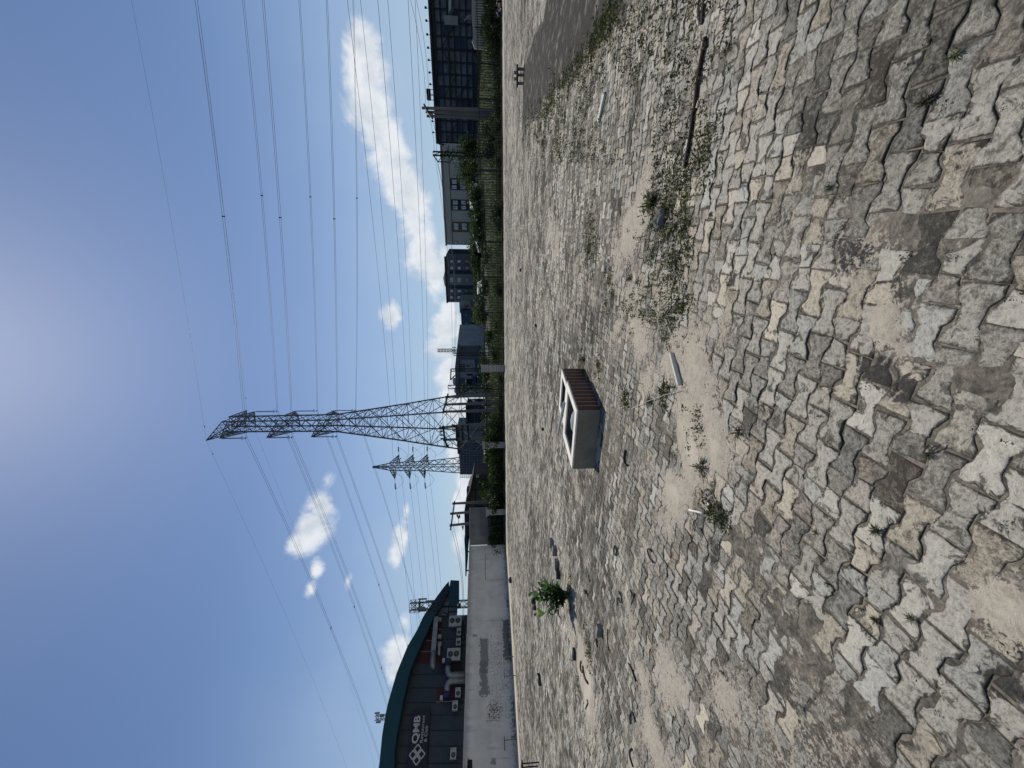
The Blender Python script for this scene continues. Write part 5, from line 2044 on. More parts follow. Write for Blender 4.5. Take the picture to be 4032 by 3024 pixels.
def shell_points(g, n_, rx, ry, h, lumps=9):
    """points through a lumpy mound"""
    c = np.stack([g.uniform(-.62, .62, lumps) * rx, g.uniform(-.62, .62, lumps) * ry, g.uniform(.25, .78, lumps) * h], 1)
    r = g.uniform(.22, .42, lumps)
    k = g.integers(0, lumps, n_)
    d = g.normal(0, 1, (n_, 3))
    d /= np.linalg.norm(d, axis=1)[:, None]
    rad = r[k] * (.55 + .45 * g.random(n_) ** .5)
    p = c[k] + d * rad[:, None] * np.array([rx * 1.1, ry * 1.1, h * .9])
    p[:, 2] = np.abs(p[:, 2])
    return p


STEM = mat('stem_bark', (.06, .05, .035), .9, .3, 9)
bush_protos = []
for k, (rx, ry, h, n_, sz) in enumerate(((1.2, .7, 1.25, 1500, .13), (1.0, .7, 1.0, 1300, .11), (1.5, .8, .8, 1500, .10))):
    g = np.random.default_rng(50 + k)
    p = shell_points(g, n_, rx, ry, h)
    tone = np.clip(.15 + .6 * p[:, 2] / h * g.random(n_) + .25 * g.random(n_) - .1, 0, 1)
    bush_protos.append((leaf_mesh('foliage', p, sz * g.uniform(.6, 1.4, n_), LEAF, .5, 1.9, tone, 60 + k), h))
m = MB()
for k in range(9):
    a = random.uniform(0, 6.28)
    r = random.uniform(.15, .6)
    m.tube([(math.cos(a) * .06, math.sin(a) * .06, -.1), (math.cos(a) * r * .6, math.sin(a) * r * .6, .35), (math.cos(a) * r, math.sin(a) * r, .75)], [.02, .014, .006], 5)
stem_me = m.build('stems', STEM)
stem_mesh = stem_me.data
bpy.data.objects.remove(stem_me)


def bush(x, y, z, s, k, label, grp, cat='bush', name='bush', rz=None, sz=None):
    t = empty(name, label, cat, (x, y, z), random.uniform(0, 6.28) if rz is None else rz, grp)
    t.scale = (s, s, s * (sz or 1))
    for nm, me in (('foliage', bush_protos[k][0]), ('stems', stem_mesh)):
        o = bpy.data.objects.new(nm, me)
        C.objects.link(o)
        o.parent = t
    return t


# shrubs tangled along the railings (photograph column, depth, size, kind)
ord_ = ('first', 'second', 'third', 'fourth', 'fifth', 'sixth', 'seventh', 'eighth', 'ninth', 'tenth', 'eleventh', 'twelfth', 'thirteenth', 'fourteenth', 'fifteenth', 'sixteenth', 'seventeenth', 'eighteenth', 'nineteenth', 'twentieth')


def shrub_row(cols, start, where, grp, sd):
    g = random.Random(sd)
    for i, (y, D, s, k, szz) in enumerate(cols):
        p = P(1970, y, D)
        lab = f'{ord_[i]} dark green shrub {where}, from {start}' if len(cols) > 1 else f'dark green shrub {where}'
        bush(p.x, D, max(gz(p.x, D), 0) - .03, s, k, lab, grp, sz=szz)


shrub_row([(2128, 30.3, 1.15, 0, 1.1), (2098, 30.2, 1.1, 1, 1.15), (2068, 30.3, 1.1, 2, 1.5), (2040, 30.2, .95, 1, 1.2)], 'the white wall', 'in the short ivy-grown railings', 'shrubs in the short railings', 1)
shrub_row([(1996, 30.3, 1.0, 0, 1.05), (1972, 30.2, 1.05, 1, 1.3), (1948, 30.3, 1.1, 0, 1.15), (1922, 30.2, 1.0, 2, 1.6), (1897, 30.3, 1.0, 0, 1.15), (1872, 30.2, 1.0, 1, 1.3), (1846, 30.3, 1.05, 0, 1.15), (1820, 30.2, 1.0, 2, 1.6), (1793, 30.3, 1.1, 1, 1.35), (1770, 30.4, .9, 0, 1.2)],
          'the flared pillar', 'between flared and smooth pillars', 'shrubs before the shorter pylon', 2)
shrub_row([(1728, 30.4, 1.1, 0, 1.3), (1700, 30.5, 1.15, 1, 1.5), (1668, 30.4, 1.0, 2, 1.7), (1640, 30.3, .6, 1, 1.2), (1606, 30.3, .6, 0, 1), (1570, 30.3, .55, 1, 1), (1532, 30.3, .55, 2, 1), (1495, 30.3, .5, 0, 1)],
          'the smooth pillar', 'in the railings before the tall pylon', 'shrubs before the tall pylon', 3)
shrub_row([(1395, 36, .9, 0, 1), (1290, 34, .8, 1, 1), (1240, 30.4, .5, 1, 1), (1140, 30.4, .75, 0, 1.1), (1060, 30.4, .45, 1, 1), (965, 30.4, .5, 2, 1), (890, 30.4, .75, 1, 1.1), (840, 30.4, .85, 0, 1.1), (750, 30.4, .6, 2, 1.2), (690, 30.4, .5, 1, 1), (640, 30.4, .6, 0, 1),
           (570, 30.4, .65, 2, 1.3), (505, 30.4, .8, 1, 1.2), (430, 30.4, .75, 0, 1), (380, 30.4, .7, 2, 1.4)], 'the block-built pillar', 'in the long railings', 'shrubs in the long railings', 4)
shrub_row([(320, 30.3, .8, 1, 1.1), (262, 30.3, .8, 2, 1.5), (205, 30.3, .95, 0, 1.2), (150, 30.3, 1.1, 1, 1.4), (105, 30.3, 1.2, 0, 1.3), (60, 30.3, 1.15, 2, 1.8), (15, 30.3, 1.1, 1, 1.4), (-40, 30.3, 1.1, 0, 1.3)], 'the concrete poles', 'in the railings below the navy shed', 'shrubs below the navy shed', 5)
# clipped hedge band at the foot of the far blocks
shrub_row([(1430, 60, 2.1, 2, 1.2), (1190 + 40, 62, 2.0, 0, 1.1), (1180, 66, 2.2, 2, 1.2), (1120, 66, 2.2, 2, 1.2), (1060, 66, 2.2, 2, 1.2), (1010, 64, 2.3, 0, 1.0), (965, 62, 2.2, 0, .8), (920, 60, 2.1, 1, .85), (870, 58, 2.1, 2, 1.0), (820, 58, 2.1, 0, .8), (770, 58, 2.1, 1, .9), (715, 56, 2.1, 0, .85), (665, 54, 2.1, 1, .95), (615, 50, 2.0, 0, 1.2)],
          'the shop building', 'in the far hedge below the blocks', 'far hedge bushes', 6)
shrub_row([(1640, 58, 1.4, 0, 1.0), (1590, 58, 1.4, 1, .9), (1540, 60, 1.4, 2, 1.0), (1490, 60, 1.3, 0, .9), (1700, 50, 1.5, 1, 1.0), (1750, 52, 1.5, 0, .9), (1810, 52, 1.6, 2, 1.1), (1860, 50, 1.7, 1, 1.1), (1910, 38, 1.5, 0, 1.2), (1960, 38, 1.5, 1, 1.2)], 'the tall pylon\'s middle', 'on the ground around the pylons', 'bushes around the pylons', 7)


shrub_row([(1120, 50, 1.1, 1, 1.0), (1142, 50.6, 1.2, 2, 1.6), (955, 49.6, 1.25, 0, 1.0), (918, 49.6, 1.5, 2, 1.6), (880, 49, 1.3, 1, 1.25), (838, 48.2, 1.3, 0, 1.1), (800, 48.4, 1.5, 2, 1.65), (765, 48, 1.3, 1, 1.25), (560, 36, 1.0, 0, .9), (470, 35, .9, 1, .9), (520, 38, 1.2, 2, 1.3), (600, 38, 1.1, 0, .9), (1010, 44, 1.2, 2, 1.2), (1330, 44, 1.2, 0, .9)], 'the parked end-on car', 'in the tall grass before the cars', 'low bushes in the tall grass', 8)


# creepers on lattice poles
def creeper(x, y, D, H, w_, seed, label):
    top = P(x, y, D)
    g = np.random.default_rng(seed)
    n_ = 900
    z = g.random(n_) ** 1.2 * H
    sp = w_ * (1.25 - z / H * .75) * (.6 + .6 * vnoise(z * 1.4, z * 0 + seed, seed))
    p = np.stack([g.normal(0, .5, n_) * sp, g.normal(0, .3, n_) * sp, z], 1)
    t = empty('creeper', label, 'climbing plant', (top.x, D, gz(top.x, D)), 0, 'creepers on lattice poles')
    me = leaf_mesh('foliage', p, .17 * g.uniform(.6, 1.4, n_), LEAF, .4, 1.6, np.clip(g.random(n_) * .6, 0, 1), seed)
    o = bpy.data.objects.new('foliage', me)
    C.objects.link(o)
    o.parent = t
    MB().tube([(0, 0, 0), (.06, .02, H * .4), (-.04, 0, H * .9)], [.04, .03, .01], 6).build('stem', STEM, t)


creeper(1740, 612, 36.9, P(1733, 612, 37).z - gz(P(1733, 612, 37).x, 37), .95, 5, 'creeper smothering the lattice pole beside the beige block')
creeper(1830, 1532, 47.8, P(1810, 1532, 48).z - gz(P(1810, 1532, 48).x, 48), .95, 6, 'creeper on the lattice pole before the shop building')


# small trees by the roadside
def small_tree(x, y, D, H, r, seed, label, tone0=.2):
    p = P(x, y, D)
    g = np.random.default_rng(seed)
    t = empty('small_tree', label, 'tree', (p.x, D, gz(p.x, D)), 0, 'young trees beyond the railings')
    m = MB()
    m.tube([(0, 0, -.1), (.05, 0, H * .35), (-.03, .04, H * .7)], [.09, .06, .03], 7)
    for k in range(6):
        a = g.uniform(0, 6.28)
        m.tube([(0, 0, H * (.35 + .06 * k)), (math.cos(a) * r * .5, math.sin(a) * r * .5, H * (.5 + .06 * k)), (math.cos(a) * r * .85, math.sin(a) * r * .85, H * (.58 + .06 * k))], [.035, .022, .008], 5)
    m.build('trunk', STEM, t)
    n_ = 1300
    q_ = shell_points(g, n_, r, r, H * .75, 11)
    q_[:, 2] += H * .28
    me = leaf_mesh('crown', q_, .19 * g.uniform(.6, 1.4, n_), LEAF, .4, 2.4, np.clip(tone0 + g.random(n_) * .6, 0, 1), seed)
    o = bpy.data.objects.new('crown', me)
    C.objects.link(o)
    o.parent = t


small_tree(1900, 1243, 58, 2.9, 1.5, 21, 'bright green young tree before the almost black warehouse', .4)
small_tree(1900, 690, 50, 3.0, 1.4, 22, 'leafy young tree before the beige block, nearest the creeper-covered pole', .2)

# lawn blades
g = np.random.default_rng(9)
n_ = 30000
bx = g.uniform(-13, 42, n_)
by = 30.2 + 20 * g.random(n_) ** 1.6
hh = g.uniform(.12, .38, n_) * (1 + .7 * fbm(bx * .5, by * .5, 91))
bz = lawn_z(bx, by) - .02
a = g.uniform(0, 6.28, n_)
le = g.normal(0, .14, (n_, 2))
w2 = .022 + .012 * g.random(n_)
v = np.stack([np.stack([bx - np.cos(a) * w2, by - np.sin(a) * w2, bz], 1), np.stack([bx + np.cos(a) * w2, by + np.sin(a) * w2, bz], 1), np.stack([bx + le[:, 0], by + le[:, 1], bz + hh], 1)], 1).reshape(-1, 3)
me = bpy.data.meshes.new('grass')
me.from_pydata(v.tolist(), [], np.arange(n_ * 3).reshape(-1, 3).tolist())
at = me.attributes.new('tone', 'FLOAT', 'POINT')
at.data.foreach_set('value', np.repeat(np.clip(g.random(n_) * .8 * (0.4 + fbm(bx * .3, by * .3, 92)), 0, 1), 3).astype(np.float32))
me.materials.append(GRASSM)
o = bpy.data.objects.new('grass', me)
C.objects.link(o)
tag(o, 'rough green grass growing beyond the black railings', 'grass', kind='stuff')


# parked cars half hidden by the grass
CARW = mat('white_car_paint', (.66, .66, .65), .3, .03, 1, 0, 0, .5)
def car(x, y, D, rz, label):
    p = P(x, y, D)
    t = empty('parked_car', label, 'car', (p.x, D, gz(p.x, D)), rz, 'white cars parked beyond the railings')
    prof = [(-2.1, .35), (-2.15, .75), (-1.6, .92), (-1.0, .98), (-.45, 1.42), (.75, 1.46), (1.45, 1.02), (2.0, .92), (2.15, .6), (2.1, .35)]
    m = MB()
    m.prism(prof, -.82, .82)
    m.build('body', CARW, t, bevel=.08)
    for yy in (-.825, .81):
        m = MB()
        m.prism([(-.86, 1.0), (-.40, 1.36), (.7, 1.38), (1.22, 1.02)], yy, yy + .015)
        m.build('window', DGLASS, t)
    for sx_ in (-1.3, 1.3):
        for yy in (-.8, .8):
            m = MB()
            m.lathe([(.18, yy - .1), (.32, yy - .1), (.33, yy), (.32, yy + .1), (.18, yy + .1)], (sx_, 0, .33), 14, 'Y')
            wh = m.build('wheel', RUBBER, t)
            m = MB()
            m.lathe([(.02, yy - .11), (.18, yy - .105), (.18, yy + .105), (.02, yy + .11)], (sx_, 0, .33), 10, 'Y')
            m.build('rim', STEEL2, wh)


car(1905, 795, 51, R(8), 'white car parked beyond the railings before the beige block\'s middle')
car(1913, 925, 52, R(4), 'white car parked beyond the railings before the ochre window bay')
car(1916, 1135, 54, R(85), 'white car seen end-on beyond the railings before the dark four-storey block')

# ================================================================ concrete inspection chamber
z33 = .33
P1 = Vector((-.366, 5.24, 0))
e1, e2 = Vector((-.875, .33, 0)), Vector((.405, .615, 0))
n1, n2 = e1.normalized(), e2.normalized()
RIM = mat('cream_rim', (.80, .75, .65), .9, .10, 6, 0, .006, .2, .3, (.45, .42, .36))
INSIDE = mat('shaded_inside', (.075, .070, .060), .95, .3, 5)  # shade inside the openings painted in as a darker colour
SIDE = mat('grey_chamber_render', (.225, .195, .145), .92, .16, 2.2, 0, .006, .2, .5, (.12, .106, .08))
TILE = bpy.data.materials.new('brown_wall_tile')
TILE.use_nodes = True
q = N(TILE.node_tree)
co = q.new('ShaderNodeTexCoord').outputs['Object']
q.put(TILE.node_tree.nodes['Principled BSDF'].inputs['Base Color'], q.ramp(q.noise(co, 6, 5, .6), [(.35, (.05, .017, .013)), (.65, (.085, .030, .023))]))
TILE.node_tree.nodes['Principled BSDF'].inputs['Roughness'].default_value = .42
GROUT = mat('tile_grout', (.48, .40, .35), .9, .1, 9)
box = empty('inspection_chamber', 'open concrete inspection chamber with cream rim, two openings and brown tiled flank', 'concrete box', P1, 0)


def quadpt(o, a, b):
    v_ = o + n1 * a + n2 * b
    return (v_.x, v_.y)


def rim(o, L1, L2, w_, name, zt, walls=True):
    """hollow box: o is its nearest corner, L1 along n1, L2 along n2"""
    out = [quadpt(o, 0, 0), quadpt(o, L1, 0), quadpt(o, L1, L2), quadpt(o, 0, L2)]
    inn = [quadpt(o, w_[0], w_[1]), quadpt(o, L1 - w_[2], w_[1]), quadpt(o, L1 - w_[2], L2 - w_[3]), quadpt(o, w_[0], L2 - w_[3])]
    m = MB()
    vs = [(x, y, zt) for x, y in out] + [(x, y, zt) for x, y in inn] + [(x, y, zt - .022) for x, y in out] + [(x, y, zt - .022) for x, y in inn]
    fs = []
    for i in range(4):
        j = (i + 1) % 4
        fs += [(i, j, 4 + j, 4 + i), (i, 8 + i, 8 + j, j), (4 + i, 4 + j, 12 + j, 12 + i)]
    m.add(vs, fs)
    m.build(name, RIM, box)
    m = MB()
    vs = [(x, y, -.03) for x, y in out] + [(x, y, zt - .023) for x, y in out] + [(x, y, zt - .023) for x, y in inn] + [(x, y, .02) for x, y in inn]
    fs = []
    for i in range(4):
        j = (i + 1) % 4
        fs += [(i, j, 4 + j, 4 + i), (4 + i, 4 + j, 8 + j, 8 + i)]
    m.add(vs, fs)
    m.build('chamber_body', SIDE, box)
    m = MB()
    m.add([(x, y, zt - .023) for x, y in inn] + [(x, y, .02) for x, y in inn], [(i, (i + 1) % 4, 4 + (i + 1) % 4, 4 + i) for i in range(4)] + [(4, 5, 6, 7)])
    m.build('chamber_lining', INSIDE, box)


LA1, LA2 = e1.length, e2.length
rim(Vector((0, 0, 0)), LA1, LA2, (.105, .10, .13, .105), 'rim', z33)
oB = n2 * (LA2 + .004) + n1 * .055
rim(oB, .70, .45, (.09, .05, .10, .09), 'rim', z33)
for (o_, Lr, zt) in ((Vector((0, 0, 0)), LA2, z33), (oB, .45, z33)):
    k = max(4, int(round(Lr / .095)))
    for i in range(k):
        a0, a1 = Lr * i / k, Lr * (i + 1) / k
        m = MB()
        c = o_ + n2 * ((a0 + a1) / 2) - n1 * .006
        m.box((c.x, c.y, zt / 2 - .02), (.012, (a1 - a0) - .014, zt - .01), math.atan2(n2.y, n2.x) - math.pi / 2)
        m.build('tile', TILE, box)
        if i:
            c = o_ + n2 * a0 - n1 * .004
            m = MB()
            m.box((c.x, c.y, zt / 2 - .022), (.0095, .0136, zt - .014), math.atan2(n2.y, n2.x) - math.pi / 2)
            m.build('grout', GROUT, box)
# grey bundle inside, pipe across the top
c = P1 + n1 * .36 + n2 * .32
t = empty('grey_sack', 'crumpled grey-blue sack lying inside the larger opening of the chamber', 'sack', (c.x, c.y, .02))
t.scale = (1.25, 1.25, 1.15)
g = np.random.default_rng(4)
m = MB()
k, rws = 16, 9
vs = []
for i in range(rws):
    f = i / (rws - 1)
    for j in range(k):
        a = 2 * math.pi * j / k
        r = math.sin(math.pi * (.06 + .90 * f)) ** .6
        w_ = 1 + .22 * math.sin(a * 3 + f * 5) + .10 * math.sin(a * 7 + f * 11)
        vs.append(n1 * ((f - .5) * .46) + n2 * (math.cos(a) * .16 * r * w_) + Vector((0, 0, .13 + math.sin(a) * .12 * r * w_)))
fs = [(i * k + j, i * k + (j + 1) % k, (i + 1) * k + (j + 1) % k, (i + 1) * k + j) for i in range(rws - 1) for j in range(k)]
fs += [tuple(reversed(range(k))), tuple((rws - 1) * k + j for j in range(k))]
m.add(vs, fs, True)
m.build('sack', mat('sack_weave', (.27, .29, .31), .85, .25, 9, 0, .01), t)
m = MB()
m.tube([n1 * .2 + n2 * .02 + Vector((0, 0, .08)), n1 * .27 + Vector((0, 0, .15)), n1 * .31 + Vector((0, 0, .17))], [.07, .04, .055], 10)
m.build('neck', mat('sack_neck', (.36, .36, .36), .85, .2, 9), t)
pa, pb = P(2224, 1585, 5.99), P(2201, 1704, 6.48)
pa.z = pb.z = z33 + .021
m = MB()
d_ = pb - pa
u = d_.normalized().cross(Vector((0, 0, 1)))
m.tube([Vector((0, 0, 0)), d_ * .5 + Vector((0, 0, .001)), d_], .02, 12)
tag(m.build('plastic_pipe', mat('grey_pipe', (.42, .42, .42), .5, .1, 8), None, pa), 'pale grey plastic pipe lying across the chamber\'s rim', 'pipe')

# ================================================================ broad-leaved plant and scattered things
def pos(x, y, z=0.0):
    p = G(x, y)
    p.z = z
    return p


pc = pos(2238, 2340)
t = empty('milkweed_plant', 'bushy plant with broad round green leaves growing through the paving', 'plant', pc)
g = np.random.default_rng(12)
stems = MB()
leaves = []


def broad_leaf(base, d, L, W_, droop):
    d = d.normalized()
    side = d.cross(Vector((0, 0, 1)))
    side = side.normalized() if side.length > .05 else Vector((1, 0, 0))
    upv = side.cross(d)
    mid, lft, rgt = [], [], []
    for i in range(6):
        f = i / 5
        wv = W_ * math.sin(math.pi * min(1, .08 + f * .92)) ** .7 * (1 if f < .98 else .12)
        c = base + d * (L * f) + upv * (-droop * f * f * L)
        mid.append(c)
        lft.append(c + side * wv / 2 + upv * wv * .16)
        rgt.append(c - side * wv / 2 + upv * wv * .16)
    m = MB()
    vs = mid + lft + rgt
    fs = []
    for i in range(5):
        fs += [(i, i + 1, 7 + i, 6 + i), (i + 1, i, 12 + i, 13 + i)]
    m.add(vs, fs, True)
    return m


for k in range(22):
    a = g.uniform(0, 6.28)
    out = g.uniform(.03, .36)
    H = g.uniform(.36, .66) - out * .35
    top = Vector((math.cos(a) * out, math.sin(a) * out, H))
    pts = [Vector((math.cos(a) * .03, math.sin(a) * .03, -.02)), top * .5 + Vector((0, 0, .03)), top]
    stems.tube(pts, [.013, .01, .006], 6)
    for lv_ in range(5):
        f = .30 + .175 * lv_
        c = pts[0].lerp(top, f)
        az_ = a + lv_ * 1.57 + g.uniform(-.3, .3)
        for s_ in (0, math.pi):
            el_ = g.uniform(.1, .75) + (.5 if lv_ == 4 else 0)
            d_ = Vector((math.cos(az_ + s_) * math.cos(el_), math.sin(az_ + s_) * math.cos(el_), math.sin(el_)))
            L = g.uniform(.10, .20)
            m = broad_leaf(c, d_, L, L * g.uniform(.55, .72), g.uniform(.05, .5))
            leaves.append((m, np.clip(.25 + .45 * (c.z / .6) + g.normal(0, .2), 0, 1)))
stems.build('stems', mat('pale_stem', (.16, .20, .11), .7, .2, 9), t)
allm = MB()
tones = []
for m, tn in leaves:
    allm.add(m.v, m.f, True)
    tones += [tn] * len(m.v)
lo = allm.build('leaves', BIGLEAF, t, recalc=False)
at = lo.data.attributes.new('tone', 'FLOAT', 'POINT')
at.data.foreach_set('value', np.array(tones, np.float32))


def brick(x, y, rz, size, label, grp=None, m_=BRICK, z=0.0, name='brick'):
    g = random.Random(int(x * 7 + y))
    m = MB()
    hx, hy, hz = size[0] / 2, size[1] / 2, size[2]
    xs_ = np.linspace(-hx, hx, 4)
    prof = [(a + g.uniform(-.004, .004), -hy + g.uniform(-.006, .004)) for a in xs_] + [(a + g.uniform(-.004, .004), hy + g.uniform(-.004, .006)) for a in xs_[::-1]]
    m.slab(prof, -.01, hz + g.uniform(-.004, .004))
    o = m.build(name, m_, None, pos(x, y, z), bevel=.005)
    o.rotation_euler = (g.uniform(-.04, .04), g.uniform(-.04, .04), rz)
    return tag(o, label, 'brick', grp)


bg = 'loose bricks beside the broad-leaved plant'
brick(2178, 2138, R(-4), (.20, .11, .085), 'loose grey brick farthest from the plant in the broken row of bricks', bg)
brick(2190, 2168, R(-12), (.20, .11, .085), 'cracked grey brick second from the far end of the broken row', bg)
brick(2199, 2222, R(-6), (.23, .09, .085), 'long thin grey brick next nearest to the plant in the broken row', bg)
brick(2203, 2262, R(-14), (.16, .10, .07), 'short dark brick half hidden under the plant\'s edge', bg, DARKSTONE)
brick(2368, 2482, R(-20), (.17, .075, .075), 'single upright-edged grey brick lying alone towards the camera from the sand strip')
brick(2352, 2530, R(30), (.10, .05, .02), 'small flat dark brick shard near the single grey brick', None, DARKSTONE, name='brick_shard')
brick(2265, 2575, R(-10), (.20, .09, .05), 'dark brick half sunk at the edge of the bright sand strip', None, DARKSTONE)


def rock(x, y, s, label, m_=STONE, cat='stone', name='stone', seed=0, flat=.6, z=0, grp=None):
    import bmesh
    bm = bmesh.new()
    bmesh.ops.create_icosphere(bm, subdivisions=3, radius=1)
    g = np.random.default_rng(seed + int(x))
    off = g.uniform(0, 50, 3)
    for v in bm.verts:
        q_ = v.co * 1.5
        f = float(vnoise(np.array([q_.x + off[0] + q_.z]), np.array([q_.y + off[1] - q_.z]), seed)[0])
        f2 = float(vnoise(np.array([q_.x * 3 + off[2]]), np.array([q_.y * 3 + q_.z * 3]), seed + 5)[0])
        k_ = .72 + .42 * f + .12 * f2
        v.co = Vector((v.co.x * k_ * s[0], v.co.y * k_ * s[1], v.co.z * k_ * s[2]))
    for v in bm.verts:
        v.co.z = max(v.co.z + s[2] * flat, -.01)
    me = bpy.data.meshes.new(name)
    bm.to_mesh(me)
    bm.free()
    me.materials.append(m_)
    o = bpy.data.objects.new(name, me)
    C.objects.link(o)
    o.location = pos(x, y, z)
    o.rotation_euler = (0, 0, g.uniform(0, 3))
    return tag(o, label, cat, grp)


rock(2612, 862, (.055, .09, .055), 'fist-sized grey stone casting a shadow among weeds on the sandy strip', STONE, seed=3)
rock(2395, 1027, (.022, .03, .018), 'small white pebble on the paving before the green weed patch', PALEWOOD, 'pebble', 'pebble', 5)
rock(2722, 678, (.018, .02, .016), 'bright white pebble at the tip of the long dark pole', PALEWOOD, 'pebble', 'pebble', 6)
rock(2698, 772, (.02, .028, .014), 'yellowish crumb of foam near the long dark pole\'s tip', mat('yellow_foam', (.55, .45, .16), .9, .2, 30), 'foam scrap', 'foam_scrap', 8)
rock(2676, 1981, (.014, .02, .01), 'white chip on the bare sand patch near the white stick', PALEWOOD, 'chip', 'white_chip', 9)
rock(2052, 1063, (.05, .09, .05), 'small black lump alone on the far paving before the dark four-storey block', DARKSTONE, 'stone', seed=11)
rock(2113, 1282, (.05, .06, .04), 'small black lump on the far paving before the warehouse', DARKSTONE, 'stone', seed=12)
rock(2014, 2283, (.18, .16, .12), 'dark clod on the bright strip at the white wall\'s foot', DARKSTONE, 'clod', 'clod', 14)
rock(2140, 1690, (.04, .05, .04), 'small black lump behind the concrete chamber', DARKSTONE, 'stone', seed=15)
for i, (x, y, s, lb) in enumerate(((2108, 2345, (.10, .09, .10), 'narrow dark rubble lump at the bush end of the heap'), (2108, 2368, (.13, .1, .12), 'pointed dark rubble lump in the middle of the heap'),
                                   (2110, 2392, (.16, .1, .10), 'largest dark rubble lump of the heap behind the plant'), (2108, 2420, (.07, .06, .05), 'lone dark rubble lump set apart from the heap'))):
    rock(x, y, tuple(k_ * .72 for k_ in s), lb, DARKSTONE, 'rubble', 'rubble', 30 + i, .5, 0, 'dark rubble behind the broad-leaved plant')
# bench plank on stones, far right
t = empty('plank_bench', 'black plank bench raised on small stones beside the dark silt', 'bench', pos(2063, 300))
hz_ = .25
pl = P(2037, 300, pos(2063, 300).y) - pos(2063, 300)
wv_ = 73 / F * pos(2063, 300).y
m = MB()
m.box((0, 0, pl.z), (wv_ * 1.02, .22, .06))
m.build('seat', BLACK, t)
for sx_ in (-.40, .05, .38):
    m = MB()
    m.box((sx_ * wv_, 0, pl.z / 2 - .03), (.07, .10, pl.z), random.uniform(-.2, .2))
    m.build('leg', STONE, t, bevel=.02)
for sx_ in (-.17, .16):
    m = MB()
    for dx in (-.035, .035):
        m.bar((sx_ * wv_ + dx, 0, pl.z + .03), (sx_ * wv_ + dx, 0, pl.z + .13), .03)
    m.bar((sx_ * wv_ - .035, 0, pl.z + .085), (sx_ * wv_ + .035, 0, pl.z + .085), .02)
    m.build('bracket', BLACK, t)
# black table frame cut by the frame edge
b0 = pos(2124, 3012)
t = empty('metal_table', 'black metal-framed table with a dark bundle, by the wall at the picture\'s end', 'table', b0, R(54))
m = MB()
m.box((-.45, .2, .52), (1.1, .6, .035))
m.build('top', BLACK, t)
for a_, b_ in ((-.95, -.05), (.05, -.05), (-.95, .45), (.05, .45)):
    m = MB()
    m.bar((a_, b_, 0), (a_, b_, .5), .03)
    m.build('leg', BLACK, t)
m = MB()
m.box((-.5, .2, .30), (.75, .4, .34))
m.build('bundle', RUBBER, t, bevel=.06)
# small black broken tray
t0 = pos(2128, 2676)
m = MB()
m.box((0, -.11, .05), (.34, .03, .10))
m.box((0, .11, .04), (.34, .03, .08))
m.box((-.16, 0, .05), (.03, .19, .10))
m.box((.17, .02, .08), (.05, .16, .16))
o = m.build('broken_crate', BLACK, None, t0)
o.scale = (.75, .75, .6)
o.rotation_euler = (.08, .05, R(20))
tag(o, 'small broken black crate lying out on the paving before the pipe hoops', 'crate')


# rubber strips, sticks, planks
def strip(pts, r, label, cat, name, m_, grp=None, k=6, z=.012, lift=0.0):
    pp = [pos(x, y, z) for x, y in pts]
    out = []
    for a, b in zip(pp, pp[1:]):
        out += [a.lerp(b, f) for f in (0, .5)]
    out.append(pp[-1])
    sm_ = [out[0]] + [(out[i - 1] + out[i] * 2 + out[i + 1]) / 4 for i in range(1, len(out) - 1)] + [out[-1]]
    c = sm_[0].copy()
    L = len(sm_)
    q_ = [p - c + Vector((0, 0, lift * math.sin(math.pi * i / (L - 1)))) for i, p in enumerate(sm_)]
    return tag(MB().tube(q_, r, k).build(name, m_, None, c), label, cat, grp)


rg = 'black rubber strips strewn over the paving'
for pts, r, lb in ((((2466, 1773), (2462, 1790), (2460, 1810), (2465, 1828), (2474, 1834)), 0.0112, 'curved black rubber strip with a pale tip near the chamber\'s grey side'),
                   (((2424, 2148), (2419, 2165), (2422, 2185), (2429, 2188), (2432, 2170), (2428, 2150)), 0.0081, 'closed black rubber loop, the nearest loop to the chamber'),
                   (((2570, 2172), (2560, 2158), (2554, 2162), (2556, 2182), (2568, 2205), (2576, 2215)), 0.0074, 'hook-shaped black rubber strip beside the bare sand patch'),
                   (((2322, 2262), (2320, 2275), (2326, 2290)), 0.0087, 'short black rubber hook close to the plant\'s sand'),
                   (((2438, 2328), (2450, 2345), (2452, 2368), (2444, 2376), (2440, 2350), (2432, 2358), (2434, 2385)), 0.0074, 'tangled black rubber coil left of the V-shaped strip'),
                   (((2486, 2322), (2492, 2342), (2500, 2350), (2504, 2332), (2497, 2352), (2493, 2375)), 0.0068, 'V-shaped black rubber strip beside the tangled coil'),
                   (((2396, 2478), (2394, 2510), (2398, 2545), (2401, 2560)), 0.0081, 'straight thin black rubber strip beside the lone brick'),
                   (((2478, 2612), (2485, 2620), (2495, 2645), (2508, 2682)), 0.0093, 'thick slightly bent black rubber strip at the edge of the thin sand'),
                   (((2486, 2850), (2484, 2815), (2490, 2800), (2497, 2812), (2506, 2842)), 0.0087, 'arch-shaped black rubber strip in the sandy paving'),
                   (((2490, 2948), (2480, 2955), (2484, 2985), (2496, 3018)), 0.0087, 'long hooked black rubber strip at the picture\'s corner side of the sand'),
                   (((2299, 2458), (2302, 2462), (2297, 2478)), 0.0081, 'tiny black rubber hook at the top of the bright sand strip'),
                   (((2163, 1732), (2172, 1690), (2178, 1640), (2184, 1590), (2187, 1550)), 0.0081, 'long thin black cable lying behind the concrete chamber')):
    strip(pts, r, lb, 'rubber strip', 'rubber_strip', RUBBER, rg if 'cable' not in lb else None)
strip(((2292, 2604), (2288, 2620), (2290, 2640), (2298, 2650), (2300, 2632), (2297, 2612), (2303, 2665), (2318, 2690)), .02, 'brown dried root loop on the bright sand strip', 'root', 'dry_root', WOOD)
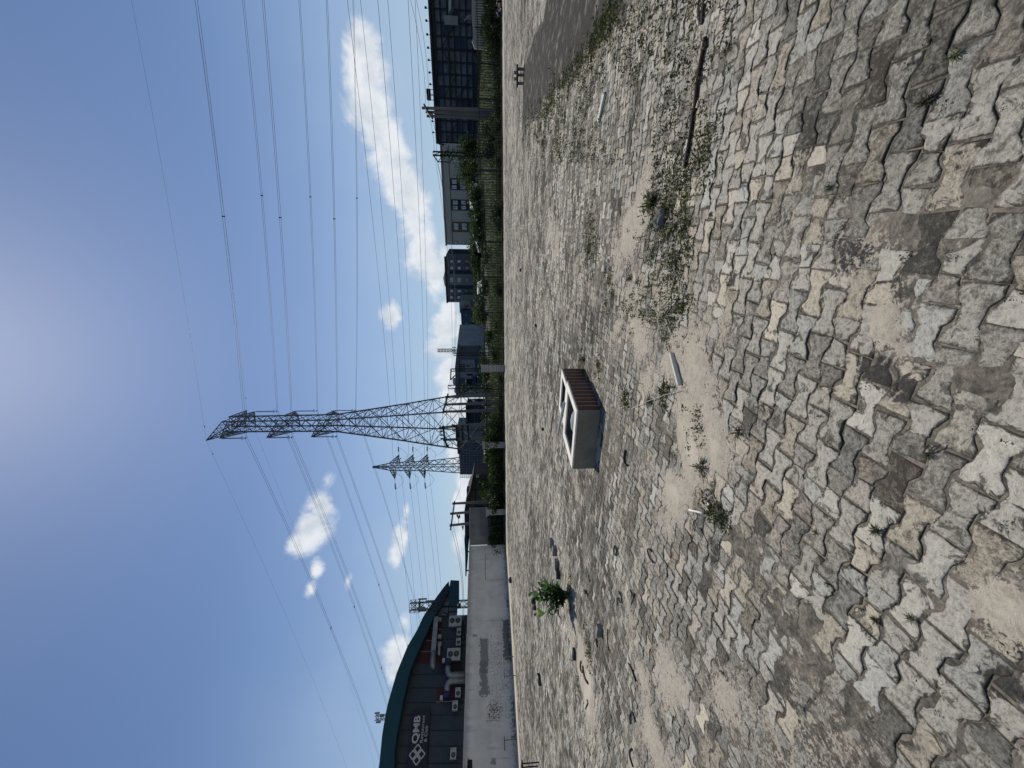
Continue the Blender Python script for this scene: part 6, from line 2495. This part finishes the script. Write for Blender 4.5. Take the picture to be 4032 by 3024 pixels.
strip(((2315, 2756), (2320, 2765), (2314, 2778), (2310, 2790)), .014, 'small brown twig at the tail of the bright sand strip', 'twig', 'twig', WOOD)
strip(((2787, 145), (2772, 215), (2752, 330), (2742, 440)), .0155, 'reddish brown wooden batten, thicker part of the long dark pole', 'batten', 'wood_batten', mat('reddish_wood', (.05, .027, .019), .85, .5, 22, 0, .006), None, 4, .016)
strip(((2740, 425), (2728, 520), (2712, 610), (2703, 660)), .0145, 'blackish wooden pole continuing beyond the brown batten', 'pole', 'wood_pole', mat('black_wood', (.03, .024, .02), .85, .4, 14, 0, .004), None, 5, .015)
strip(((2776, 15), (2772, 60), (2770, 95)), .010, 'thin reddish stick above the brown batten', 'stick', 'thin_stick', WOOD)
strip(((2752, 25), (2750, 60), (2755, 85), (2758, 100)), .009, 'pale curved strip beside the thin reddish stick', 'strip', 'pale_strip', PALEWOOD)
strip(((2758, 395), (2750, 425)), .009, 'short white stick resting beside the dark pole joint', 'stick', 'white_stick', PALEWOOD)
strip(((2492, 1608), (2560, 1582), (2640, 1552), (2692, 1538)), .0024, 'long pale straw stalk across a grass tuft below the chamber', 'stalk', 'straw_stalk', PALEWOOD, lift=.03)
strip(((2720, 2008), (2748, 2014), (2774, 2020)), .008, 'white stick lying on the sand beside dead weeds', 'stick', 'white_stick', mat('white_stick', (.75, .72, .66), .8, .1, 9))
strip(((2795, 1980), (2803, 1998)), .009, 'short stubby white stick among dead weeds', 'stick', 'white_stick', bpy.data.materials['white_stick'])
strip(((2626, 1258), (2640, 1295), (2650, 1318)), .006, 'thin pale stick at the sand\'s edge above the white timber', 'stick', 'thin_stick', PALEWOOD)
strip(((3715, 1750), (3690, 1775), (3640, 1790), (3660, 1760), (3668, 1752)), .0025, 'thin curled root creeping across the near pavers', 'root', 'thin_root', WOOD)


def plank(x0, y0, x1, y1, w_, h_, label, m_, name='timber_block', z=0):
    a, b = pos(x0, y0, z), pos(x1, y1, z)
    c = (a + b) / 2
    L = (b - a).length
    m = MB()
    m.box((0, 0, h_ / 2), (L, w_, h_))
    o = m.build(name, m_, None, c, bevel=.004)
    o.rotation_euler = (.05, 0, math.atan2(b.y - a.y, b.x - a.x))
    return tag(o, label, 'timber')


plank(2652, 1390, 2684, 1516, .026, .036, 'white-faced timber offcut lying on sand below the chamber', mat('white_timber', (.56, .53, .46), .85, .1, 15))
plank(2384, 368, 2360, 478, .10, .03, 'flat pale weathered plank lying on the cobbles beside the silt', mat('grey_plank', (.55, .53, .47), .9, .2, 15), 'flat_plank')

# rubbish at the far fence corner
t = empty('rubbish_heap', 'heap of pale sticks and torn bags below the railings at the navy shed', 'rubbish', P(1985, 20, 29.2))
t.location.z = 0
g = random.Random(3)
m = MB()
for k in range(40):
    a = Vector((g.uniform(-.9, .9), g.uniform(-.25, .3), g.uniform(.03, .5)))
    d_ = Vector((g.uniform(-.4, .4), g.uniform(-.2, .2), g.uniform(-.2, .2)))
    m.bar(a, a + d_, g.uniform(.015, .05))
m.build('sticks', mat('dead_branch', (.14, .09, .07), .9, .3, 6), t)
m = MB()
for k in range(16):
    a = Vector((g.uniform(-.8, .8), g.uniform(-.25, .2), g.uniform(.08, .45)))
    m.box(a, (g.uniform(.08, .3), g.uniform(.06, .15), g.uniform(.04, .1)), g.uniform(0, 3), Matrix.Rotation(g.uniform(-.7, .7), 4, 'X'))
m.build('torn_bags', mat('white_plastic', (.6, .57, .53), .6, .15, 6), t)

# ================================================================ weeds in the paving
g = np.random.default_rng(77)


def weed_points():
    out = []
    # rough corner beyond the wooden pole
    poly = [G(2110, 540), G(2200, 330), G(2340, 150), G(2460, -60), G(2900, -60), G(2920, 60), G(2840, 330), G(2740, 640), G(2600, 760), G(2470, 640), G(2330, 620), G(2180, 640)]
    poly = [(p.x, p.y) for p in poly]
    for _ in range(15000):
        x, y = g.uniform(1.0, 9.5), g.uniform(2.2, 13)
        f = float(fbm(np.array([x * 1.6]), np.array([y * 1.6]), 99)[0])
        if f > .45 and polydist(np.array([x]), np.array([y]), poly)[0] > -.05:
            out.append((x, y, g.uniform(.02, .062), g.random() ** 1.7 * .70 + .03))
    # line of green along the edge of the silt
    for _ in range(620):
        f = g.random()
        a = [(2052, 500), (2120, 470), (2190, 360), (2330, 180), (2430, 30)]
        i = min(3, int(f * 4))
        u_ = f * 4 - i
        p = G(a[i][0] + (a[i + 1][0] - a[i][0]) * u_, a[i][1] + (a[i + 1][1] - a[i][1]) * u_)
        out.append((p.x + g.normal(0, .14 * p.y / 6), p.y + g.normal(0, .14 * p.y / 6), g.uniform(.035, .09), g.random() * .5 + .2))
    # strip with sand between stone and timber
    for (px, py, rx, ry, k_) in ((2610, 800, .30, .28, 90), (2560, 840, .22, .3, 50), (2640, 900, .18, .2, 45), (2580, 1000, .25, .2, 40), (2640, 1080, .2, .2, 45), (2690, 1000, .12, .12, 30), (2530, 1180, .25, .25, 30),
                                 (2600, 1230, .18, .2, 40), (2690, 1200, .15, .12, 40), (2640, 1300, .15, .15, 25), (2470, 1240, .15, .2, 20), (2470, 1570, .1, .12, 30), (2620, 1560, .12, .10, 22), (2730, 1700, .2, .15, 22), (2800, 1980, .12, .14, 18),
                                 (2840, 2040, .07, .1, 30), (2330, 950, .45, .35, 150), (2400, 1150, .3, .3, 40), (2680, 740, .15, .2, 40), (2720, 660, .14, .2, 30), (2800, 560, .25, .12, 45), (2700, 880, .12, .1, 30), (2320, 2560, .25, .15, 40),
                                 (2250, 2340, .3, .22, 60), (2280, 2700, .2, .2, 25), (2360, 1440, .12, .12, 30), (2290, 1440, .2, .15, 40), (2140, 620, .6, .5, 60)):
        p = G(px, py)
        for _ in range(k_):
            out.append((p.x + g.normal(0, rx * .6), p.y + g.normal(0, ry * .6), g.uniform(.02, .06), g.random() * .8 + .05))
    # tiny ones in near joints
    for _ in range(110):
        y = 1.0 + 3.2 * g.random() ** 1.3
        x = g.uniform(-y, y)
        out.append((x, y, g.uniform(.008, .02), g.random() * .5))
    return out


wp = weed_points()
P3, S3, T3 = [], [], []
for (x, y, r, tn) in wp:
    if y > 24 or y < .8:
        continue
    k_ = int(g.integers(7, 13))
    a = g.uniform(0, 6.28, k_)
    rr = r * g.random(k_) ** .6
    P3.append(np.stack([x + np.cos(a) * rr, y + np.sin(a) * rr, g.uniform(0.0, .35, k_) * r + .004], 1))
    S3.append(r * g.uniform(.35, .8, k_))
    T3.append(np.clip(tn + g.normal(0, .12, k_), 0, 1))
o = bpy.data.objects.new('weeds', leaf_mesh('weeds', np.concatenate(P3), np.concatenate(S3), WEEDM, .5, 2.6, np.concatenate(T3), 5))
C.objects.link(o)
tag(o, 'low green and brown weeds growing in the joints of the paving', 'weeds', kind='stuff')


def tuft(x, y, r, n_, tone, label, seed, spread=1.0, name='weed_tuft'):
    g = np.random.default_rng(seed)
    m = MB()
    tones_ = []
    for k in range(n_):
        a = g.uniform(0, 6.28)
        L = r * g.uniform(.5, 1.1)
        el_ = g.uniform(.15, 1.1) / spread
        d_ = Vector((math.cos(a) * math.cos(el_), math.sin(a) * math.cos(el_), math.sin(el_)))
        b = Vector((g.normal(0, r * .12), g.normal(0, r * .12), 0))
        sd = Vector((-math.sin(a), math.cos(a), 0)) * r * .045
        p1_ = b + d_ * L * .55
        p2_ = b + d_ * L - Vector((0, 0, L * .18))
        m.add([b - sd * .6, b + sd * .6, p1_ + sd, p1_ - sd, p2_], [(0, 1, 2, 3), (3, 2, 4)])
        tones_ += [np.clip(tone + g.normal(0, .15), 0, 1)] * 5
    o = m.build(name, WEEDM, None, pos(x, y, .002), recalc=False)
    at = o.data.attributes.new('tone', 'FLOAT', 'POINT')
    at.data.foreach_set('value', np.array(tones_, np.float32))
    return tag(o, label, 'weed')


for i, (x, y, r, n_, tn, lb) in enumerate(((2562, 1578, .10, 60, .72, 'green grass tuft under the straw stalk below the chamber'), (2620, 1600, .09, 40, .7, 'upright green tuft on sand beside the straw stalk'), (2600, 880, .16, 90, .35, 'large brownish weed sprawl shading the fist-sized stone'),
                                           (2570, 800, .20, 80, .62, 'trailing green weed above the fist-sized stone'), (2800, 845, .055, 40, .3, 'dark compact rosette on pale pavers near the yellow crumb'), (2868, 1118, .05, 36, .28, 'dark rosette weed on the pavers before the burn mark'),
                                           (2480, 1095, .10, 40, .2, 'black-green dead rosette on bare sand'), (2510, 1110, .09, 36, .55, 'yellow-green spindly weed next to the dead rosette'), (2900, 1605, .035, 26, .75, 'tiny bright green sprout between cream pavers'),
                                           (3225, 1640, .035, 22, .8, 'bright green sprout on a yellow paver corner'), (3455, 2090, .06, 70, .5, 'dense mossy green clump in a paver joint'), (3215, 2095, .04, 40, .5, 'smaller mossy clump in a joint near the dense one'),
                                           (3660, 1790, .05, 36, .35, 'dark green weed at the foot of the thin curled root'), (3450, 2440, .05, 50, .45, 'green weed in the joint beside the bluish pavers'), (3260, 2300, .045, 34, .6, 'green sprig in the joint before the wide grey pavers'),
                                           (3590, 2435, .05, 36, .5, 'green sprig by the pebbled joint'), (2765, 1840, .14, 34, .22, 'dry dead weed lying flat on the bare sand patch'), (2905, 1700, .12, 26, .18, 'scraggly dead weed sprawled on the sand, largest of the dead ones'),
                                           (2830, 1995, .10, 30, .2, 'dead branching weed beside the white sticks'), (3760, 220, .06, 44, .7, 'fresh green tuft in a joint of dark brownish pavers'), (3270, 740, .06, 44, .65, 'leafy green tuft beside a pinkish paver'), (3650, 400, .07, 60, .15, 'dark brown moss clump along a wide joint'),
                                           (2310, 2330, .12, 50, .6, 'grass tuft at the foot of the broad-leaved plant'), (2300, 1415, .13, 70, .6, 'grass tuft at the far tiled corner of the chamber'))):
    tuft(x, y, r * (.6 if x > 2780 else .8), n_, tn * .85, lb, 200 + i, 1.4 if 'dead' in lb or 'rosette' in lb else 1)
